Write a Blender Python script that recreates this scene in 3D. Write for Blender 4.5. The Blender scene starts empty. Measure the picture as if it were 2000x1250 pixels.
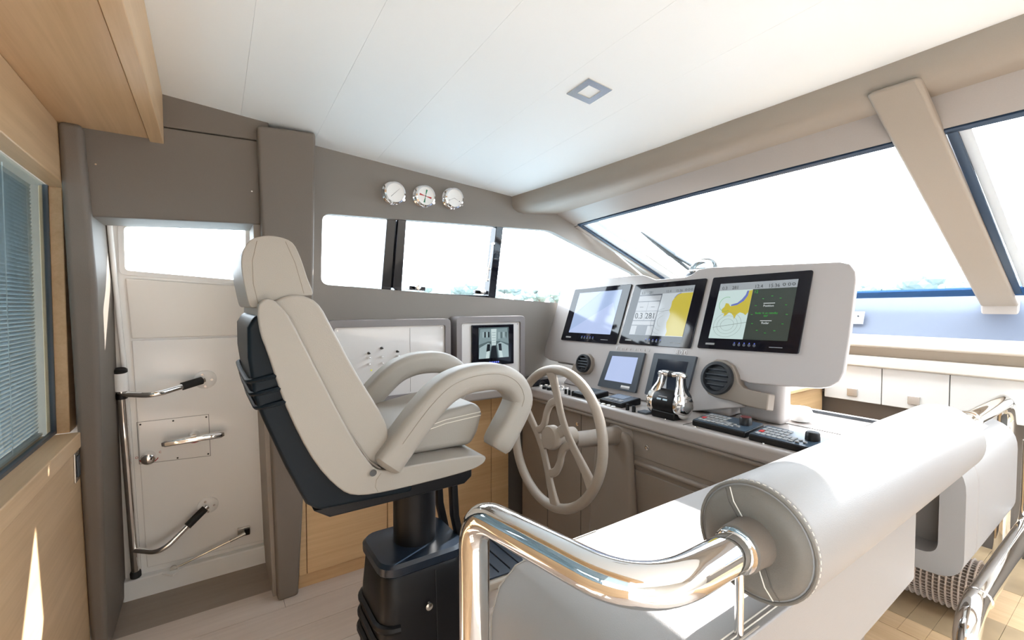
import bpy, bmesh, math, random
from mathutils import Vector, Matrix
from mathutils.geometry import tessellate_polygon
random.seed(7)
S = bpy.context.scene
COL = S.collection
# ------------------------------------------------------------------ camera
FPX, YAW, PIT, CH = 875.0, math.radians(34), math.radians(-1.9), 1.30
cam = bpy.data.cameras.new('camera'); cam.sensor_width = 36.0; cam.lens = FPX / 2000 * 36
cam.clip_start = 0.02; cam.clip_end = 2000
co = bpy.data.objects.new('camera', cam); COL.objects.link(co)
co.location = (0, 0, CH); co.rotation_euler = (math.pi / 2 + PIT, 0, -YAW)
S.camera = co
# ------------------------------------------------------------------ world, sun, exposure
w = bpy.data.worlds.new('world'); S.world = w; w.use_nodes = True
bg = w.node_tree.nodes['Background']; bg.inputs[0].default_value = (0.80, 0.91, 1.0, 1); bg.inputs[1].default_value = 5.2
SUN_TO = Vector((1.0, 0.42, 0.80)).normalized()
sl = bpy.data.lights.new('sun', 'SUN'); sl.energy = 9.0; sl.angle = math.radians(0.6); sl.color = (1.0, 0.97, 0.93)
so = bpy.data.objects.new('sun', sl); COL.objects.link(so); so.location = (6, -1, 5)
so.rotation_euler = SUN_TO.to_track_quat('Z', 'Y').to_euler()
vs = S.view_settings; vs.view_transform = 'Standard'; vs.look = 'None'; vs.gamma = 1.0; vs.exposure = 1.42
vs.use_curve_mapping = False
S.cycles.use_denoising = True
S.cycles.max_bounces = 10; S.cycles.diffuse_bounces = 6; S.cycles.transparent_max_bounces = 12
S.cycles.sample_clamp_indirect = 12.0

# ------------------------------------------------------------------ plane helpers (points of real planes of the cabin)
_F = Vector((math.sin(YAW) * math.cos(PIT), math.cos(YAW) * math.cos(PIT), math.sin(PIT)))
_R = Vector((math.cos(YAW), -math.sin(YAW), 0)); _U = _R.cross(_F); _C = Vector((0, 0, CH))
def PL(x, y, n, d):
    n = Vector(n); r = _F + _R * (x - 1000) / FPX - _U * (y - 625) / FPX
    return _C + r * ((d - n.dot(_C)) / n.dot(r))
PANEL_X, PANEL_T = 1.67, 0.21
def pp(x, y): return PL(x, y, (1, 0, -PANEL_T), PANEL_X - PANEL_T * .86)
def wallY(z, b=2.30): return b - .12 * z
def ceilZ(X, Y): return 2.05 - .07 * (Y - 1) - .075 * (X - .4)

# ------------------------------------------------------------------ materials
MATS = {}
def mat(name, col, rough=.5, metal=0., bump=0., bscale=300., var=0., spec=.5, coat=0., emit=None, es=1., stretch=None):
    if name in MATS: return MATS[name]
    m = bpy.data.materials.new(name); m.use_nodes = True
    nt = m.node_tree; b = nt.nodes['Principled BSDF']
    b.inputs['Base Color'].default_value = (*col, 1); b.inputs['Roughness'].default_value = rough
    b.inputs['Metallic'].default_value = metal; b.inputs['Specular IOR Level'].default_value = spec
    b.inputs['Coat Weight'].default_value = coat; b.inputs['Coat Roughness'].default_value = .05
    if emit: b.inputs['Emission Color'].default_value = (*emit, 1); b.inputs['Emission Strength'].default_value = es
    if bump or var:
        tc = nt.nodes.new('ShaderNodeTexCoord'); n = nt.nodes.new('ShaderNodeTexNoise')
        n.inputs['Scale'].default_value = bscale; n.inputs['Detail'].default_value = 4
        src = tc.outputs['Object']
        if stretch:
            mp = nt.nodes.new('ShaderNodeMapping'); mp.inputs['Scale'].default_value = stretch
            nt.links.new(src, mp.inputs[0]); src = mp.outputs[0]
        nt.links.new(src, n.inputs['Vector'])
        if bump:
            bp = nt.nodes.new('ShaderNodeBump'); bp.inputs['Strength'].default_value = bump; bp.inputs['Distance'].default_value = .002
            nt.links.new(n.outputs['Fac'], bp.inputs['Height']); nt.links.new(bp.outputs[0], b.inputs['Normal'])
        if var:
            cr = nt.nodes.new('ShaderNodeMix'); cr.data_type = 'RGBA'
            cr.inputs[6].default_value = (*[c * (1 - var) for c in col], 1); cr.inputs[7].default_value = (*[min(1, c * (1 + var)) for c in col], 1)
            nt.links.new(n.outputs['Fac'], cr.inputs[0]); nt.links.new(cr.outputs[2], b.inputs['Base Color'])
    MATS[name] = m; return m
def wood(name, c0, c1, grain, rough=.38, spec=.4):
    m = bpy.data.materials.new(name); m.use_nodes = True; nt = m.node_tree; b = nt.nodes['Principled BSDF']
    b.inputs['Roughness'].default_value = rough; b.inputs['Specular IOR Level'].default_value = spec
    tc = nt.nodes.new('ShaderNodeTexCoord'); mp = nt.nodes.new('ShaderNodeMapping'); mp.inputs['Scale'].default_value = grain
    n = nt.nodes.new('ShaderNodeTexNoise'); n.inputs['Scale'].default_value = 1.0; n.inputs['Detail'].default_value = 6; n.inputs['Roughness'].default_value = .65
    n2 = nt.nodes.new('ShaderNodeTexNoise'); n2.inputs['Scale'].default_value = .22; n2.inputs['Detail'].default_value = 2
    add = nt.nodes.new('ShaderNodeMath'); add.operation = 'ADD'; mul = nt.nodes.new('ShaderNodeMath'); mul.operation = 'MULTIPLY'; mul.inputs[1].default_value = .5
    cr = nt.nodes.new('ShaderNodeValToRGB'); cr.color_ramp.elements[0].color = (*c0, 1); cr.color_ramp.elements[1].color = (*c1, 1)
    cr.color_ramp.elements[0].position = .3; cr.color_ramp.elements[1].position = .7
    L = nt.links.new
    L(tc.outputs['Object'], mp.inputs[0]); L(mp.outputs[0], n.inputs['Vector']); L(mp.outputs[0], n2.inputs['Vector'])
    L(n.outputs['Fac'], add.inputs[0]); L(n2.outputs['Fac'], add.inputs[1]); L(add.outputs[0], mul.inputs[0]); L(mul.outputs[0], cr.inputs[0])
    L(cr.outputs[0], b.inputs['Base Color'])
    bp = nt.nodes.new('ShaderNodeBump'); bp.inputs['Strength'].default_value = .12; bp.inputs['Distance'].default_value = .001
    L(n.outputs['Fac'], bp.inputs['Height']); L(bp.outputs[0], b.inputs['Normal'])
    MATS[name] = m; return m
def glassmat(name, tint=(1, 1, 1), refl=.06, rough=0.0):
    m = bpy.data.materials.new(name); m.use_nodes = True; nt = m.node_tree
    for n in list(nt.nodes): nt.nodes.remove(n)
    o = nt.nodes.new('ShaderNodeOutputMaterial'); t = nt.nodes.new('ShaderNodeBsdfTransparent'); g = nt.nodes.new('ShaderNodeBsdfGlossy'); mx = nt.nodes.new('ShaderNodeMixShader')
    t.inputs[0].default_value = (*tint, 1); g.inputs['Roughness'].default_value = rough; mx.inputs[0].default_value = refl
    nt.links.new(t.outputs[0], mx.inputs[1]); nt.links.new(g.outputs[0], mx.inputs[2]); nt.links.new(mx.outputs[0], o.inputs[0])
    MATS[name] = m; return m
leather = mat('beige_leather', (.30, .268, .232), .48, bump=.25, bscale=700, var=.03)
leather_lt = mat('pale_leather', (.27, .252, .243), .45, bump=.2, bscale=700, var=.03)
leather_end = mat('taupe_leather', (.145, .125, .102), .5, bump=.3, bscale=600, var=.04)
stitch = mat('stitch_thread', (.72, .66, .58), .8)
taupe = mat('taupe_upholstery', (.155, .13, .108), .62, bump=.25, bscale=500, var=.05)
taupe_lt = mat('greige_lining', (.32, .285, .25), .6, bump=.2, bscale=500, var=.04)
wallm = mat('grey_taupe_wall_lining', (.21, .188, .168), .6, bump=.25, bscale=500, var=.04)
beam_m = mat('beige_beam_lining', (.31, .265, .222), .55, bump=.2, bscale=500, var=.04)
header_m = mat('satin_header_lining', (.36, .325, .30), .3, bump=.1, bscale=300, var=.04)
white_c = mat('white_ceiling_panel', (.88, .915, .935), .5, bump=.05, bscale=150)
white_g = mat('white_gloss_gelcoat', (.90, .895, .88), .12, coat=.3)
white_f = mat('white_frame', (.86, .86, .85), .35)
cream = mat('cream_lacquer', (.50, .44, .375), .35)
cream_w = mat('white_lacquer', (.56, .535, .505), .2)
oak = wood('oak_grain_along_y', (.50, .325, .175), (.66, .46, .275), (90, 3, 90))
oakx = wood('oak_grain_along_x', (.50, .31, .15), (.66, .44, .235), (3, 90, 90))
floor_m = wood('pale_floor_plank', (.56, .465, .40), (.68, .585, .51), (4, 60, 60), .45)
floor_d = wood('taupe_threshold_plank', (.30, .245, .20), (.37, .305, .25), (4, 60, 60), .5)
chrome = mat('polished_chrome', (.88, .88, .88), .04, 1.)
steel = mat('brushed_steel', (.62, .60, .57), .25, 1.)
black = mat('black_plastic', (.005, .005, .006), .42, bump=.1, bscale=900, spec=.3)
blackg = mat('black_gloss', (.006, .006, .010), .05, coat=.0, spec=.35)
rubber = mat('black_rubber', (.015, .015, .016), .7)
charc = mat('charcoal_bezel', (.055, .065, .08), .4)
shellm = mat('blue_black_shell', (.004, .008, .012), .45, spec=.16)
bluetrim = mat('blue_window_trim', (.012, .035, .075), .35)
bluestep = mat('blue_black_step', (.006, .014, .03), .35)
panel_m = mat('pale_dash_panel', (.40, .365, .35), .25, coat=.15)
cons_m = mat('taupe_console_moulding', (.23, .19, .158), .45, bump=.15, bscale=600, var=.04)
counter_m = mat('greige_console_top', (.31, .275, .255), .28, bump=.08, bscale=600)
wheel_m = mat('tan_wheel_coating', (.30, .25, .205), .45, bump=.1, bscale=700)
greybox = mat('grey_box_moulding', (.20, .18, .18), .5, bump=.15, bscale=500)
redm = mat('red_marking', (.45, .02, .02), .5)
greenm = mat('green_marking', (.01, .18, .09), .5)
darkm = mat('dark_print', (.02, .02, .02), .6)
greym = mat('grey_print', (.25, .25, .25), .6)
dial = mat('white_dial', (.85, .85, .84), .3)
silver_l = mat('silver_letter', (.82, .81, .81), .25, .15)
glass = glassmat('clear_glass', (1, 1, 1), .05)
glass_t = glassmat('smoked_blind_glass', (.72, .80, .83), .16)
slatm = mat('grey_blind_slat', (.55, .57, .58), .35)
woven = mat('woven_rattan', (.50, .41, .35), .7)
seam_m = mat('dark_seam', (.10, .085, .07), .8)  # dark tone for joints, panel gaps and seams
seam_l = mat('leather_seam', (.24, .205, .17), .8)

# ------------------------------------------------------------------ object helpers
ORG = {}
def link(o, parent):
    COL.objects.link(o)
    if parent is not None: o.parent = parent
def thing(name, loc, label=None, cat=None, group=None, kind=None):
    o = bpy.data.objects.new(name, None); COL.objects.link(o); o.location = loc; o.empty_display_size = .1
    ORG[o] = Vector(loc); return tag(o, label, cat, group, kind)
def tag(o, label=None, cat=None, group=None, kind=None):
    if label: o['label'] = label
    if cat: o['category'] = cat
    if group: o['group'] = group
    if kind: o['kind'] = kind
    return o
def mk(name, verts, faces, m, parent=None, bevel=0, seg=3, ang=35, sub=0, flat=False):
    off = ORG.get(parent, Vector((0, 0, 0))) if parent is not None else Vector((0, 0, 0))
    me = bpy.data.meshes.new(name)
    vs_ = [Vector(v) for v in verts]
    own = Vector((0, 0, 0))
    if parent is None:
        own = Vector(((min(v.x for v in vs_) + max(v.x for v in vs_)) / 2, (min(v.y for v in vs_) + max(v.y for v in vs_)) / 2, min(v.z for v in vs_)))
        off = own
    me.from_pydata([v - off for v in vs_], [], faces)
    bm = bmesh.new(); bm.from_mesh(me); bmesh.ops.recalc_face_normals(bm, faces=bm.faces); bm.to_mesh(me); bm.free()
    if not flat:
        me.shade_smooth()
        me.set_sharp_from_angle(angle=math.radians(ang))
    me.materials.append(m)
    o = bpy.data.objects.new(name, me); link(o, parent)
    if parent is None: o.location = own; ORG[o] = own
    else: ORG[o] = off
    if bevel:
        b = o.modifiers.new('bevel', 'BEVEL'); b.width = bevel; b.segments = seg; b.limit_method = 'ANGLE'; b.angle_limit = math.radians(ang); b.harden_normals = True
    if sub:
        s = o.modifiers.new('sub', 'SUBSURF'); s.levels = sub; s.render_levels = sub
    return o
def box(name, x0, x1, y0, y1, z0, z1, m, parent=None, bevel=0, seg=2):
    v = [(x0, y0, z0), (x1, y0, z0), (x1, y1, z0), (x0, y1, z0), (x0, y0, z1), (x1, y0, z1), (x1, y1, z1), (x0, y1, z1)]
    f = [(0, 3, 2, 1), (4, 5, 6, 7), (0, 1, 5, 4), (1, 2, 6, 5), (2, 3, 7, 6), (3, 0, 4, 7)]
    return mk(name, v, f, m, parent, bevel, seg)
def prism(name, pts, vec, m, parent=None, bevel=0, seg=3, ang=35):
    pts = [Vector(p) for p in pts]; vec = Vector(vec); n = len(pts)
    v = pts + [p + vec for p in pts]
    f = [tuple(range(n)), tuple(range(2 * n - 1, n - 1, -1))] + [(i, i + n, (i + 1) % n + n, (i + 1) % n) for i in range(n)]
    return mk(name, v, f, m, parent, bevel, seg, ang)
def holed(name, outer, holes, vec, m, parent=None, bevel=0):
    loops = [[Vector(p) for p in outer]] + [[Vector(p) for p in h] for h in holes]
    tri = tessellate_polygon(loops); allp = [p for l in loops for p in l]; n = len(allp); vec = Vector(vec)
    v = allp + [p + vec for p in allp]; f = []
    for t in tri: f.append(tuple(t)); f.append(tuple(i + n for i in reversed(t)))
    k = 0
    for l in loops:
        c = len(l)
        for i in range(c): f.append((k + i, k + (i + 1) % c, k + (i + 1) % c + n, k + i + n))
        k += c
    return mk(name, v, f, m, parent, bevel, 2, 60)
def rpoly(pts, r, n=5):
    """round the corners of a planar 3-D polygon"""
    pts = [Vector(p) for p in pts]; out = []; N = len(pts)
    for i, p in enumerate(pts):
        a, b = pts[i - 1], pts[(i + 1) % N]; rr = r[i] if isinstance(r, (list, tuple)) else r
        if rr <= 0: out.append(p); continue
        u = (a - p); v = (b - p); d = min(rr, u.length * .48, v.length * .48)
        s, e = p + u.normalized() * d, p + v.normalized() * d
        for k in range(n + 1):
            t = k / n; out.append(s * (1 - t) ** 2 + p * 2 * t * (1 - t) + e * t * t)
    return out
def fillet(path, r, n=8):
    path = [Vector(p) for p in path]; out = [path[0]]
    for i in range(1, len(path) - 1):
        p = path[i]; u = path[i - 1] - p; v = path[i + 1] - p; rr = r[i] if isinstance(r, (list, tuple)) else r
        d = min(rr, u.length * .49, v.length * .49); s, e = p + u.normalized() * d, p + v.normalized() * d
        for k in range(n + 1):
            t = k / n; out.append(s * (1 - t) ** 2 + p * 2 * t * (1 - t) + e * t * t)
    out.append(path[-1]); return out
def sweep(name, path, prof, m, parent=None, closed=False, up=None, scale=None, ang=40):
    """sweep a closed 2-D profile along path; frames follow 'up' or are transported"""
    P = [Vector(p) for p in path]; N = len(P); k = len(prof); v = []; f = []
    T = []
    for i in range(N):
        a = P[(i - 1) % N] if (closed or i > 0) else P[0]; b = P[(i + 1) % N] if (closed or i < N - 1) else P[-1]
        T.append((b - a).normalized())
    nrm = None
    for i in range(N):
        t = T[i]
        if up is not None: nn = (Vector(up) - t * t.dot(Vector(up))).normalized()
        else:
            if nrm is None: nrm = t.orthogonal().normalized()
            nn = (nrm - t * t.dot(nrm)).normalized(); nrm = nn
        bb = t.cross(nn); s = scale[i] if scale else 1.
        for (a, b) in prof: v.append(P[i] + nn * a * s + bb * b * s)
    R_ = N if closed else N - 1
    for i in range(R_):
        j = (i + 1) % N
        for q in range(k): f.append((i * k + q, i * k + (q + 1) % k, j * k + (q + 1) % k, j * k + q))
    if not closed: f.append(tuple(range(k - 1, -1, -1))); f.append(tuple((N - 1) * k + q for q in range(k)))
    return mk(name, v, f, m, parent, ang=ang)
def circ(r, n=20): return [(r * math.cos(2 * math.pi * i / n), r * math.sin(2 * math.pi * i / n)) for i in range(n)]
def rrect(a, b, r, n=4):
    out = []
    for cx, cy, s in ((a - r, b - r, 0), (-a + r, b - r, 1), (-a + r, -b + r, 2), (a - r, -b + r, 3)):
        for i in range(n + 1):
            t = (s + i / n) * math.pi / 2; out.append((cx + r * math.cos(t), cy + r * math.sin(t)))
    return out
def tube(name, path, r, m, parent=None, n=20, closed=False): return sweep(name, path, circ(r, n), m, parent, closed)
def lathe(name, prof, org, axis, m, parent=None, n=32, ang=40):
    """prof: (radius, height) pairs along axis"""
    ax = Vector(axis).normalized(); u = ax.orthogonal().normalized(); w_ = ax.cross(u); org = Vector(org); v = []; f = []
    for r, h in prof:
        for i in range(n):
            t = 2 * math.pi * i / n; v.append(org + ax * h + (u * math.cos(t) + w_ * math.sin(t)) * max(r, 1e-5))
    for j in range(len(prof) - 1):
        for i in range(n): f.append((j * n + i, j * n + (i + 1) % n, (j + 1) * n + (i + 1) % n, (j + 1) * n + i))
    f.append(tuple(range(n - 1, -1, -1))); f.append(tuple((len(prof) - 1) * n + i for i in range(n)))
    return mk(name, v, f, m, parent, ang=ang)
def bar(name, a, b, r, m, parent=None, n=12): return tube(name, [a, b], r, m, parent, n)
def obox(name, c, ux, uy, uz, m, parent=None, bevel=0, seg=2):
    """oriented box: centre and three half-vectors"""
    c, ux, uy, uz = Vector(c), Vector(ux), Vector(uy), Vector(uz)
    v = [c + ux * i + uy * j + uz * k for k in (-1, 1) for (i, j) in ((-1, -1), (1, -1), (1, 1), (-1, 1))]
    f = [(0, 3, 2, 1), (4, 5, 6, 7), (0, 1, 5, 4), (1, 2, 6, 5), (2, 3, 7, 6), (3, 0, 4, 7)]
    return mk(name, v, f, m, parent, bevel, seg)
def text(name, s, org, xd, yd, size, m, parent=None, ext=.0004, align='LEFT', shear=0., spacing=1.):
    cu = bpy.data.curves.new(name, 'FONT'); cu.body = s; cu.size = size; cu.align_x = align; cu.extrude = ext; cu.shear = shear; cu.space_character = spacing
    cu.resolution_u = 3
    tmp = bpy.data.objects.new('tmp', cu); COL.objects.link(tmp)
    dg = bpy.context.evaluated_depsgraph_get(); me = bpy.data.meshes.new_from_object(tmp.evaluated_get(dg))
    bpy.data.objects.remove(tmp); bpy.data.curves.remove(cu)
    xd = Vector(xd).normalized(); yd = Vector(yd); yd = (yd - xd * yd.dot(xd)).normalized(); zd = xd.cross(yd)
    M = Matrix((xd, yd, zd)).transposed().to_4x4(); M.translation = Vector(org) - ORG.get(parent, Vector((0, 0, 0)))
    me.transform(M); me.materials.clear(); me.materials.append(m); me.name = name
    o = bpy.data.objects.new(name, me); link(o, parent); ORG[o] = ORG.get(parent, Vector((0, 0, 0))); return o
def STRUCT(o, label=None): o['kind'] = 'structure'; return tag(o, label) if label else o

# =================================================================== THE SHELL
# ---- floor: planks run fore and aft
fl = STRUCT(box('floor', -3.2, 2.9, -2.3, 2.275, -.08, -.006, seam_m), 'pale oak plank floor')
pm = None
y = 2.275; row = 0
while y > -2.3:
    y0 = max(y - .165, -2.3); offs = [-3.2, -1.9 + .3 * (row % 3), -.75 + .33 * (row % 3), .247 + .31 * ((row * 2) % 3), 1.35 + .25 * (row % 3), 2.9]
    for a, b in zip(offs[:-1], offs[1:]):
        box('plank', a + .001, b - .001, y0 + .001, y - .001, -.006, 0, floor_m, fl)
    y = y0; row += 1
# threshold of the side door (a darker plank) and its white sill
th = STRUCT(box('trim_1', -.40, .32, 2.278, 2.60, -.08, -.004, floor_d), 'taupe threshold plank below the side door')
# ---- ceiling panels
ce = thing('ceiling', (0, 0, 2.05), 'white ceiling of wide flat panels with fine seams', kind='structure')
seams = [-3.2, -2.3, -1.4, -.7, -.16, .109, .372, .640, .930, 1.20, 1.66]
for a, b in zip(seams[:-1], seams[1:]):
    a += .0003; b -= .0003
    ys = [-2.3, .2, .9, 1.5, 2.16]
    v = []; f = []
    for yy in ys:
        for xx, dz in ((a, 0), (b, 0), (b, .02), (a, .02)):
            zz = ceilZ(max(xx, -.16), yy if yy > 1 else 1 - .55 * (1 - yy)) if yy < 1 else ceilZ(max(xx, -.16), yy)
            v.append((xx, yy, zz + dz))
    for i in range(len(ys) - 1):
        for k in range(4): f.append((i * 4 + k, i * 4 + (k + 1) % 4, i * 4 + 4 + (k + 1) % 4, i * 4 + 4 + k))
    f += [(0, 1, 2, 3), (19, 18, 17, 16)]
    mk('ceiling_panel', v, f, white_c, ce, ang=20)
v = []; f = []
for yy in (-2.3, .2, .9, 1.5, 2.16):
    for xx in (-3.2, -.16, 1.66):
        zz = ceilZ(max(xx, -.16), yy if yy > 1 else 1 - .55 * (1 - yy)); v.append((xx, yy, zz + .021))
for i in range(4):
    for k in range(2): f.append((i * 3 + k, i * 3 + k + 1, i * 3 + k + 4, i * 3 + k + 3))
mk('light_seal', v, f, white_c, ce)  # unseen sheet added over the panels so no light leaks through seams
STRUCT(box('roof', -3.3, 1.72, -2.4, 2.17, 2.21, 2.27, white_f), 'unseen white roof slab added to stop light leaks')  # out of view, put in to keep light out above the ceiling
v = [(-3.3, 2.165, 1.93), (1.3, 2.165, 1.93), (1.3, 2.6, 2.22), (-3.3, 2.6, 2.22)]

# ---- port wall (leans inboard), with the long side window
def W(X, z, d=0.): return (X, wallY(z) + d, z)
win = rpoly([W(.413, 1.393), W(.416, 1.700), W(1.685, 1.743), W(2.47, 1.513), W(2.55, 1.285), W(1.789, 1.313)], [.035, .035, .05, .03, .03, 0])
out = [W(.2, .80), W(.2, 2.10), W(1.55, 2.02), W(1.80, 1.86), W(1.90, 1.82), W(2.80, 1.375), W(2.95, 1.30), W(2.95, .80)]
wp = STRUCT(holed('wall_port', out, [win], (0, .04, 0), wallm), 'grey taupe padded side wall around the long window')
# trim of sliding frame inside the opening
wf = thing('window_1', W(1.0, 1.33), 'long side window with black sliding frame', kind='structure')
def wprism(name, q, d0, d1, m, parent, bev=.003): # a prism in the wall plane
    return prism(name, [W(a, b, d0) for a, b in q], (0, d1 - d0, 0), m, parent, bev, 2)
wprism('frame_post', [(.694, 1.366), (.712, 1.712), (.757, 1.713), (.742, 1.362)], .03, .075, blackg, wf)
wprism('frame_post', [(.745, 1.385), (.76, 1.713), (.802, 1.714), (.789, 1.36)], .012, .06, blackg, wf)
wprism('frame_post', [(1.292, 1.34), (1.316, 1.733), (1.362, 1.734), (1.338, 1.338)], .012, .07, blackg, wf)
wprism('frame_rail', [(.72, 1.352), (.72, 1.368), (1.33, 1.352), (1.33, 1.335)], .03, .07, blackg, wf, .002)
wprism('pane', [(.41, 1.38), (.41, 1.705), (.72, 1.72), (.70, 1.36)], .066, .07, glass, wf, 0)
wprism('pane', [(.76, 1.36), (.78, 1.715), (1.32, 1.735), (1.30, 1.34)], .046, .05, glass, wf, 0)
wprism('pane', [(1.32, 1.33), (1.34, 1.737), (1.69, 1.745), (2.48, 1.52), (2.55, 1.28), (1.79, 1.31)], .066, .07, glass, wf, 0)
for a in ((.86, 1.388), (1.235, 1.374)):
    lathe('latch_knob', [(.001, -.03), (.012, -.028), (.014, -.018), (.012, -.006), (.006, -.004), (.006, .02)], W(a[0], a[1], -.005), (0, 1, 0), steel, wf, 16)
    wprism('latch_block', [(a[0] - .035, a[1] - .012), (a[0] - .035, a[1] + .008), (a[0] + .05, a[1] + .004), (a[0] + .05, a[1] - .016)], .0, .03, blackg, wf)
kk = [W(1.282, 1.44, .02), W(1.287, 1.50, .02), W(1.292, 1.56, .015), W(1.305, 1.64, .02)]
tube('stay_rod', kk, .004, chrome, wf, 10)
for q in (kk[0], kk[1]): lathe('rod_knob', [(.001, -.012), (.009, -.008), (.011, 0), (.009, .008), (.001, .012)], q, (0, 1, 0), chrome, wf, 14)
lathe('rod_end', [(.006, -.012), (.006, .01)], kk[3], (0, 1, 0), steel, wf, 10)
# wall behind the door recess and aft of it
STRUCT(box('wall_port_aft', -1.2, -.345, 2.165, 2.2, -.05, 2.2, taupe_lt), 'port wall aft of the bulkhead')
STRUCT(box('wall_galley_port', -3.2, -1.2, 2.02, 2.1, .0, .95, taupe_lt), 'port wall of the galley')

# ---- pillars either side of the door, header panel
def P_(X, z, d=0.): return (X, 2.165 - .12 * z + d, z)
rp = STRUCT(prism('wall_pillar_forward', [P_(.224, 0), P_(.158, 1.97), P_(.362, 1.985), P_(.358, 1.29), P_(.306, 0)], (0, .16, 0), taupe, None, .012, 3), 'taupe upholstered pillar forward of the side door')
mk('pillar_flank', [P_(.21, 0, .05), P_(.255, 0, .05), (.255, 2.60, 0), (.21, 2.60, 0), P_(.146, 1.62, .05), P_(.20, 1.62, .05), (.20, 2.25, 1.62), (.146, 2.25, 1.62)], [(0, 3, 2, 1), (4, 5, 6, 7), (0, 1, 5, 4), (1, 2, 6, 5), (2, 3, 7, 6), (3, 0, 4, 7)], taupe_lt, rp, .003, 2)
lp = STRUCT(prism('wall_pillar_aft', [P_(-.3805, -.01), P_(-.3805, 1.872), P_(-.323, 1.872), P_(-.308, 1.36), P_(-.335, 0)], (0, .50, 0), taupe, None, .018, 4), 'taupe upholstered pillar between oak bulkhead and side door')
def H_(X, z, d=0.): return (X, 2.20 - .12 * z + d, z)
hd = STRUCT(prism('wall_header', [H_(-.36, 1.590), H_(-.36, 1.905), H_(.20, 1.925), H_(.20, 1.617)], (0, .20, 0), taupe, None, .006, 2), 'taupe padded panel above the side door')
prism('header_strip', [H_(-.36, 1.908, .004), H_(-.36, 2.03, .004), H_(.20, 2.02, .004), H_(.20, 1.928, .004)], (0, .15, 0), taupe, hd, .004, 2)
for q in ((-.30, 1.76), (.142, 1.735)):
    lathe('stud', [(.003, -.002), (.003, .004)], H_(*q), (0, 1, 0), steel, hd, 8)

# ---- side door (outer hull door, leaning), sill, hinge pole with arms
def D_(X, z, d=0.): return (X, 2.60 - .22 * z + d, z)
dr = thing('door_1', D_(-.05, .06), 'white gloss side door with a window and chrome fittings', kind='structure')
def dprism(name, q, d0, d1, m, bev=.004, parent=None): return prism(name, [D_(a, b, d0) for a, b in q], (0, d1 - d0, 0), m, parent or dr, bev, 3)
whole = rpoly([D_(-.272, 1.435), D_(-.268, 1.600), D_(.135, 1.638), D_(.135, 1.405)], .012)
leaf = [D_(-.36, .05), D_(-.36, 1.70), D_(.26, 1.70), D_(.26, .05)]
holed('door_leaf', leaf, [whole], (0, .05, 0), white_g, dr)
dprism('window_pane', [(-.29, 1.41), (-.29, 1.62), (.15, 1.65), (.15, 1.39)], .04, .044, glass, 0)
fr_o = rpoly([D_(-.286, 1.418, -.010), D_(-.282, 1.612, -.010), D_(.15, 1.65, -.010), D_(.15, 1.388, -.010)], .02)
fr_i = rpoly([D_(-.268, 1.435, -.010), D_(-.264, 1.597, -.010), D_(.132, 1.634, -.010), D_(.132, 1.407, -.010)], .014)
holed('window_frame', fr_o, [fr_i], (0, .012, 0), white_f, dr, .002)
# raised upper section below the window and the left jamb moulding
dprism('upper_panel', [(-.262, 1.165), (-.27, 1.405), (.26, 1.375), (.26, 1.165)], -.012, .0, mat('cream_gelcoat', (.82, .79, .745), .3), .006)
dprism('lower_panel', [(-.256, .115), (-.262, 1.158), (.26, 1.158), (.26, .10)], -.010, .0, white_g, .008)
tube('jamb_bead', [D_(-.285, .10, -.012), D_(-.288, 1.0, -.012), D_(-.297, 1.3, -.014), D_(-.305, 1.615, -.012)], .009, white_g, dr, 12)
sill = STRUCT(box('trim_2', -.34, .27, 2.545, 2.75, -.06, .085, white_f, None, .008, 3), 'white raised sill under the side door')
# access plate outlined with screws
pq = [(-.262, .812), (-.012, .812), (-.008, .610), (-.262, .622)]
fo = [D_(a, b, -.011) for a, b in pq]; cc = sum((Vector(q) for q in fo), Vector()) / 4
fi = [Vector(q) + (cc - Vector(q)).normalized() * .003 for q in fo]
holed('access_plate_edge', fo, [fi], (0, .002, 0), greym, dr)
for a, b in ((-.25, .80), (-.14, .80), (-.022, .80), (-.018, .622), (-.13, .625), (-.25, .632)):
    lathe('screw', [(.0035, -.0135), (.0035, -.008)], D_(a, b), (0, 1, 0), darkm, dr, 10)
# lever handle with red ring
n_d = Vector((0, -1, -.22)).normalized()
hc = Vector(D_(-.068, .722, -.011))
lathe('handle_boss', [(.022, 0), (.022, .006), (.017, .012), (.017, .03)], hc, n_d, chrome, dr, 24)
ringp = [hc + n_d * .0025 + Vector((math.cos(t), 0, 0)) * .036 + Vector((0, -.215, .977)) * math.sin(t) * .036 for t in [math.radians(200 + 140 * i / 14) for i in range(15)]]
tube('red_arc', ringp, .0018, redm, dr, 8)
sweep('handle_lever', [hc + n_d * .04 + Vector((-.112, 0, -.004)), hc + n_d * .04 + Vector((-.10, 0, -.003)), hc + n_d * .04 + Vector((.10, 0, .004)), hc + n_d * .04 + Vector((.112, 0, .005))], rrect(.014, .012, .009), chrome, dr, up=(0, 0, 1), scale=[.6, 1, 1, .6])
kc = Vector(D_(-.228, .655, -.011))
lathe('lock_knob', [(.024, 0), (.022, .012), (.026, .022), (.024, .036), (.014, .044), (.001, .046)], kc, n_d, chrome, dr, 24)
arc = [kc + n_d * .002 + Vector((math.cos(t), 0, 0)) * .034 + Vector((0, -.215, .977)) * math.sin(t) * .034 for t in [math.radians(205 + 130 * i / 14) for i in range(15)]]
tube('red_arc', arc, .0016, redm, dr, 8)
yd = Vector((0, -.215, .977))
text('marking', 'O', kc + Vector((-.045, -.004, -.004)), (1, 0, 0), yd, .013, redm, dr)
text('marking', 'C', kc + Vector((.034, -.004, .006)), (1, 0, 0), yd, .013, redm, dr)
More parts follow.
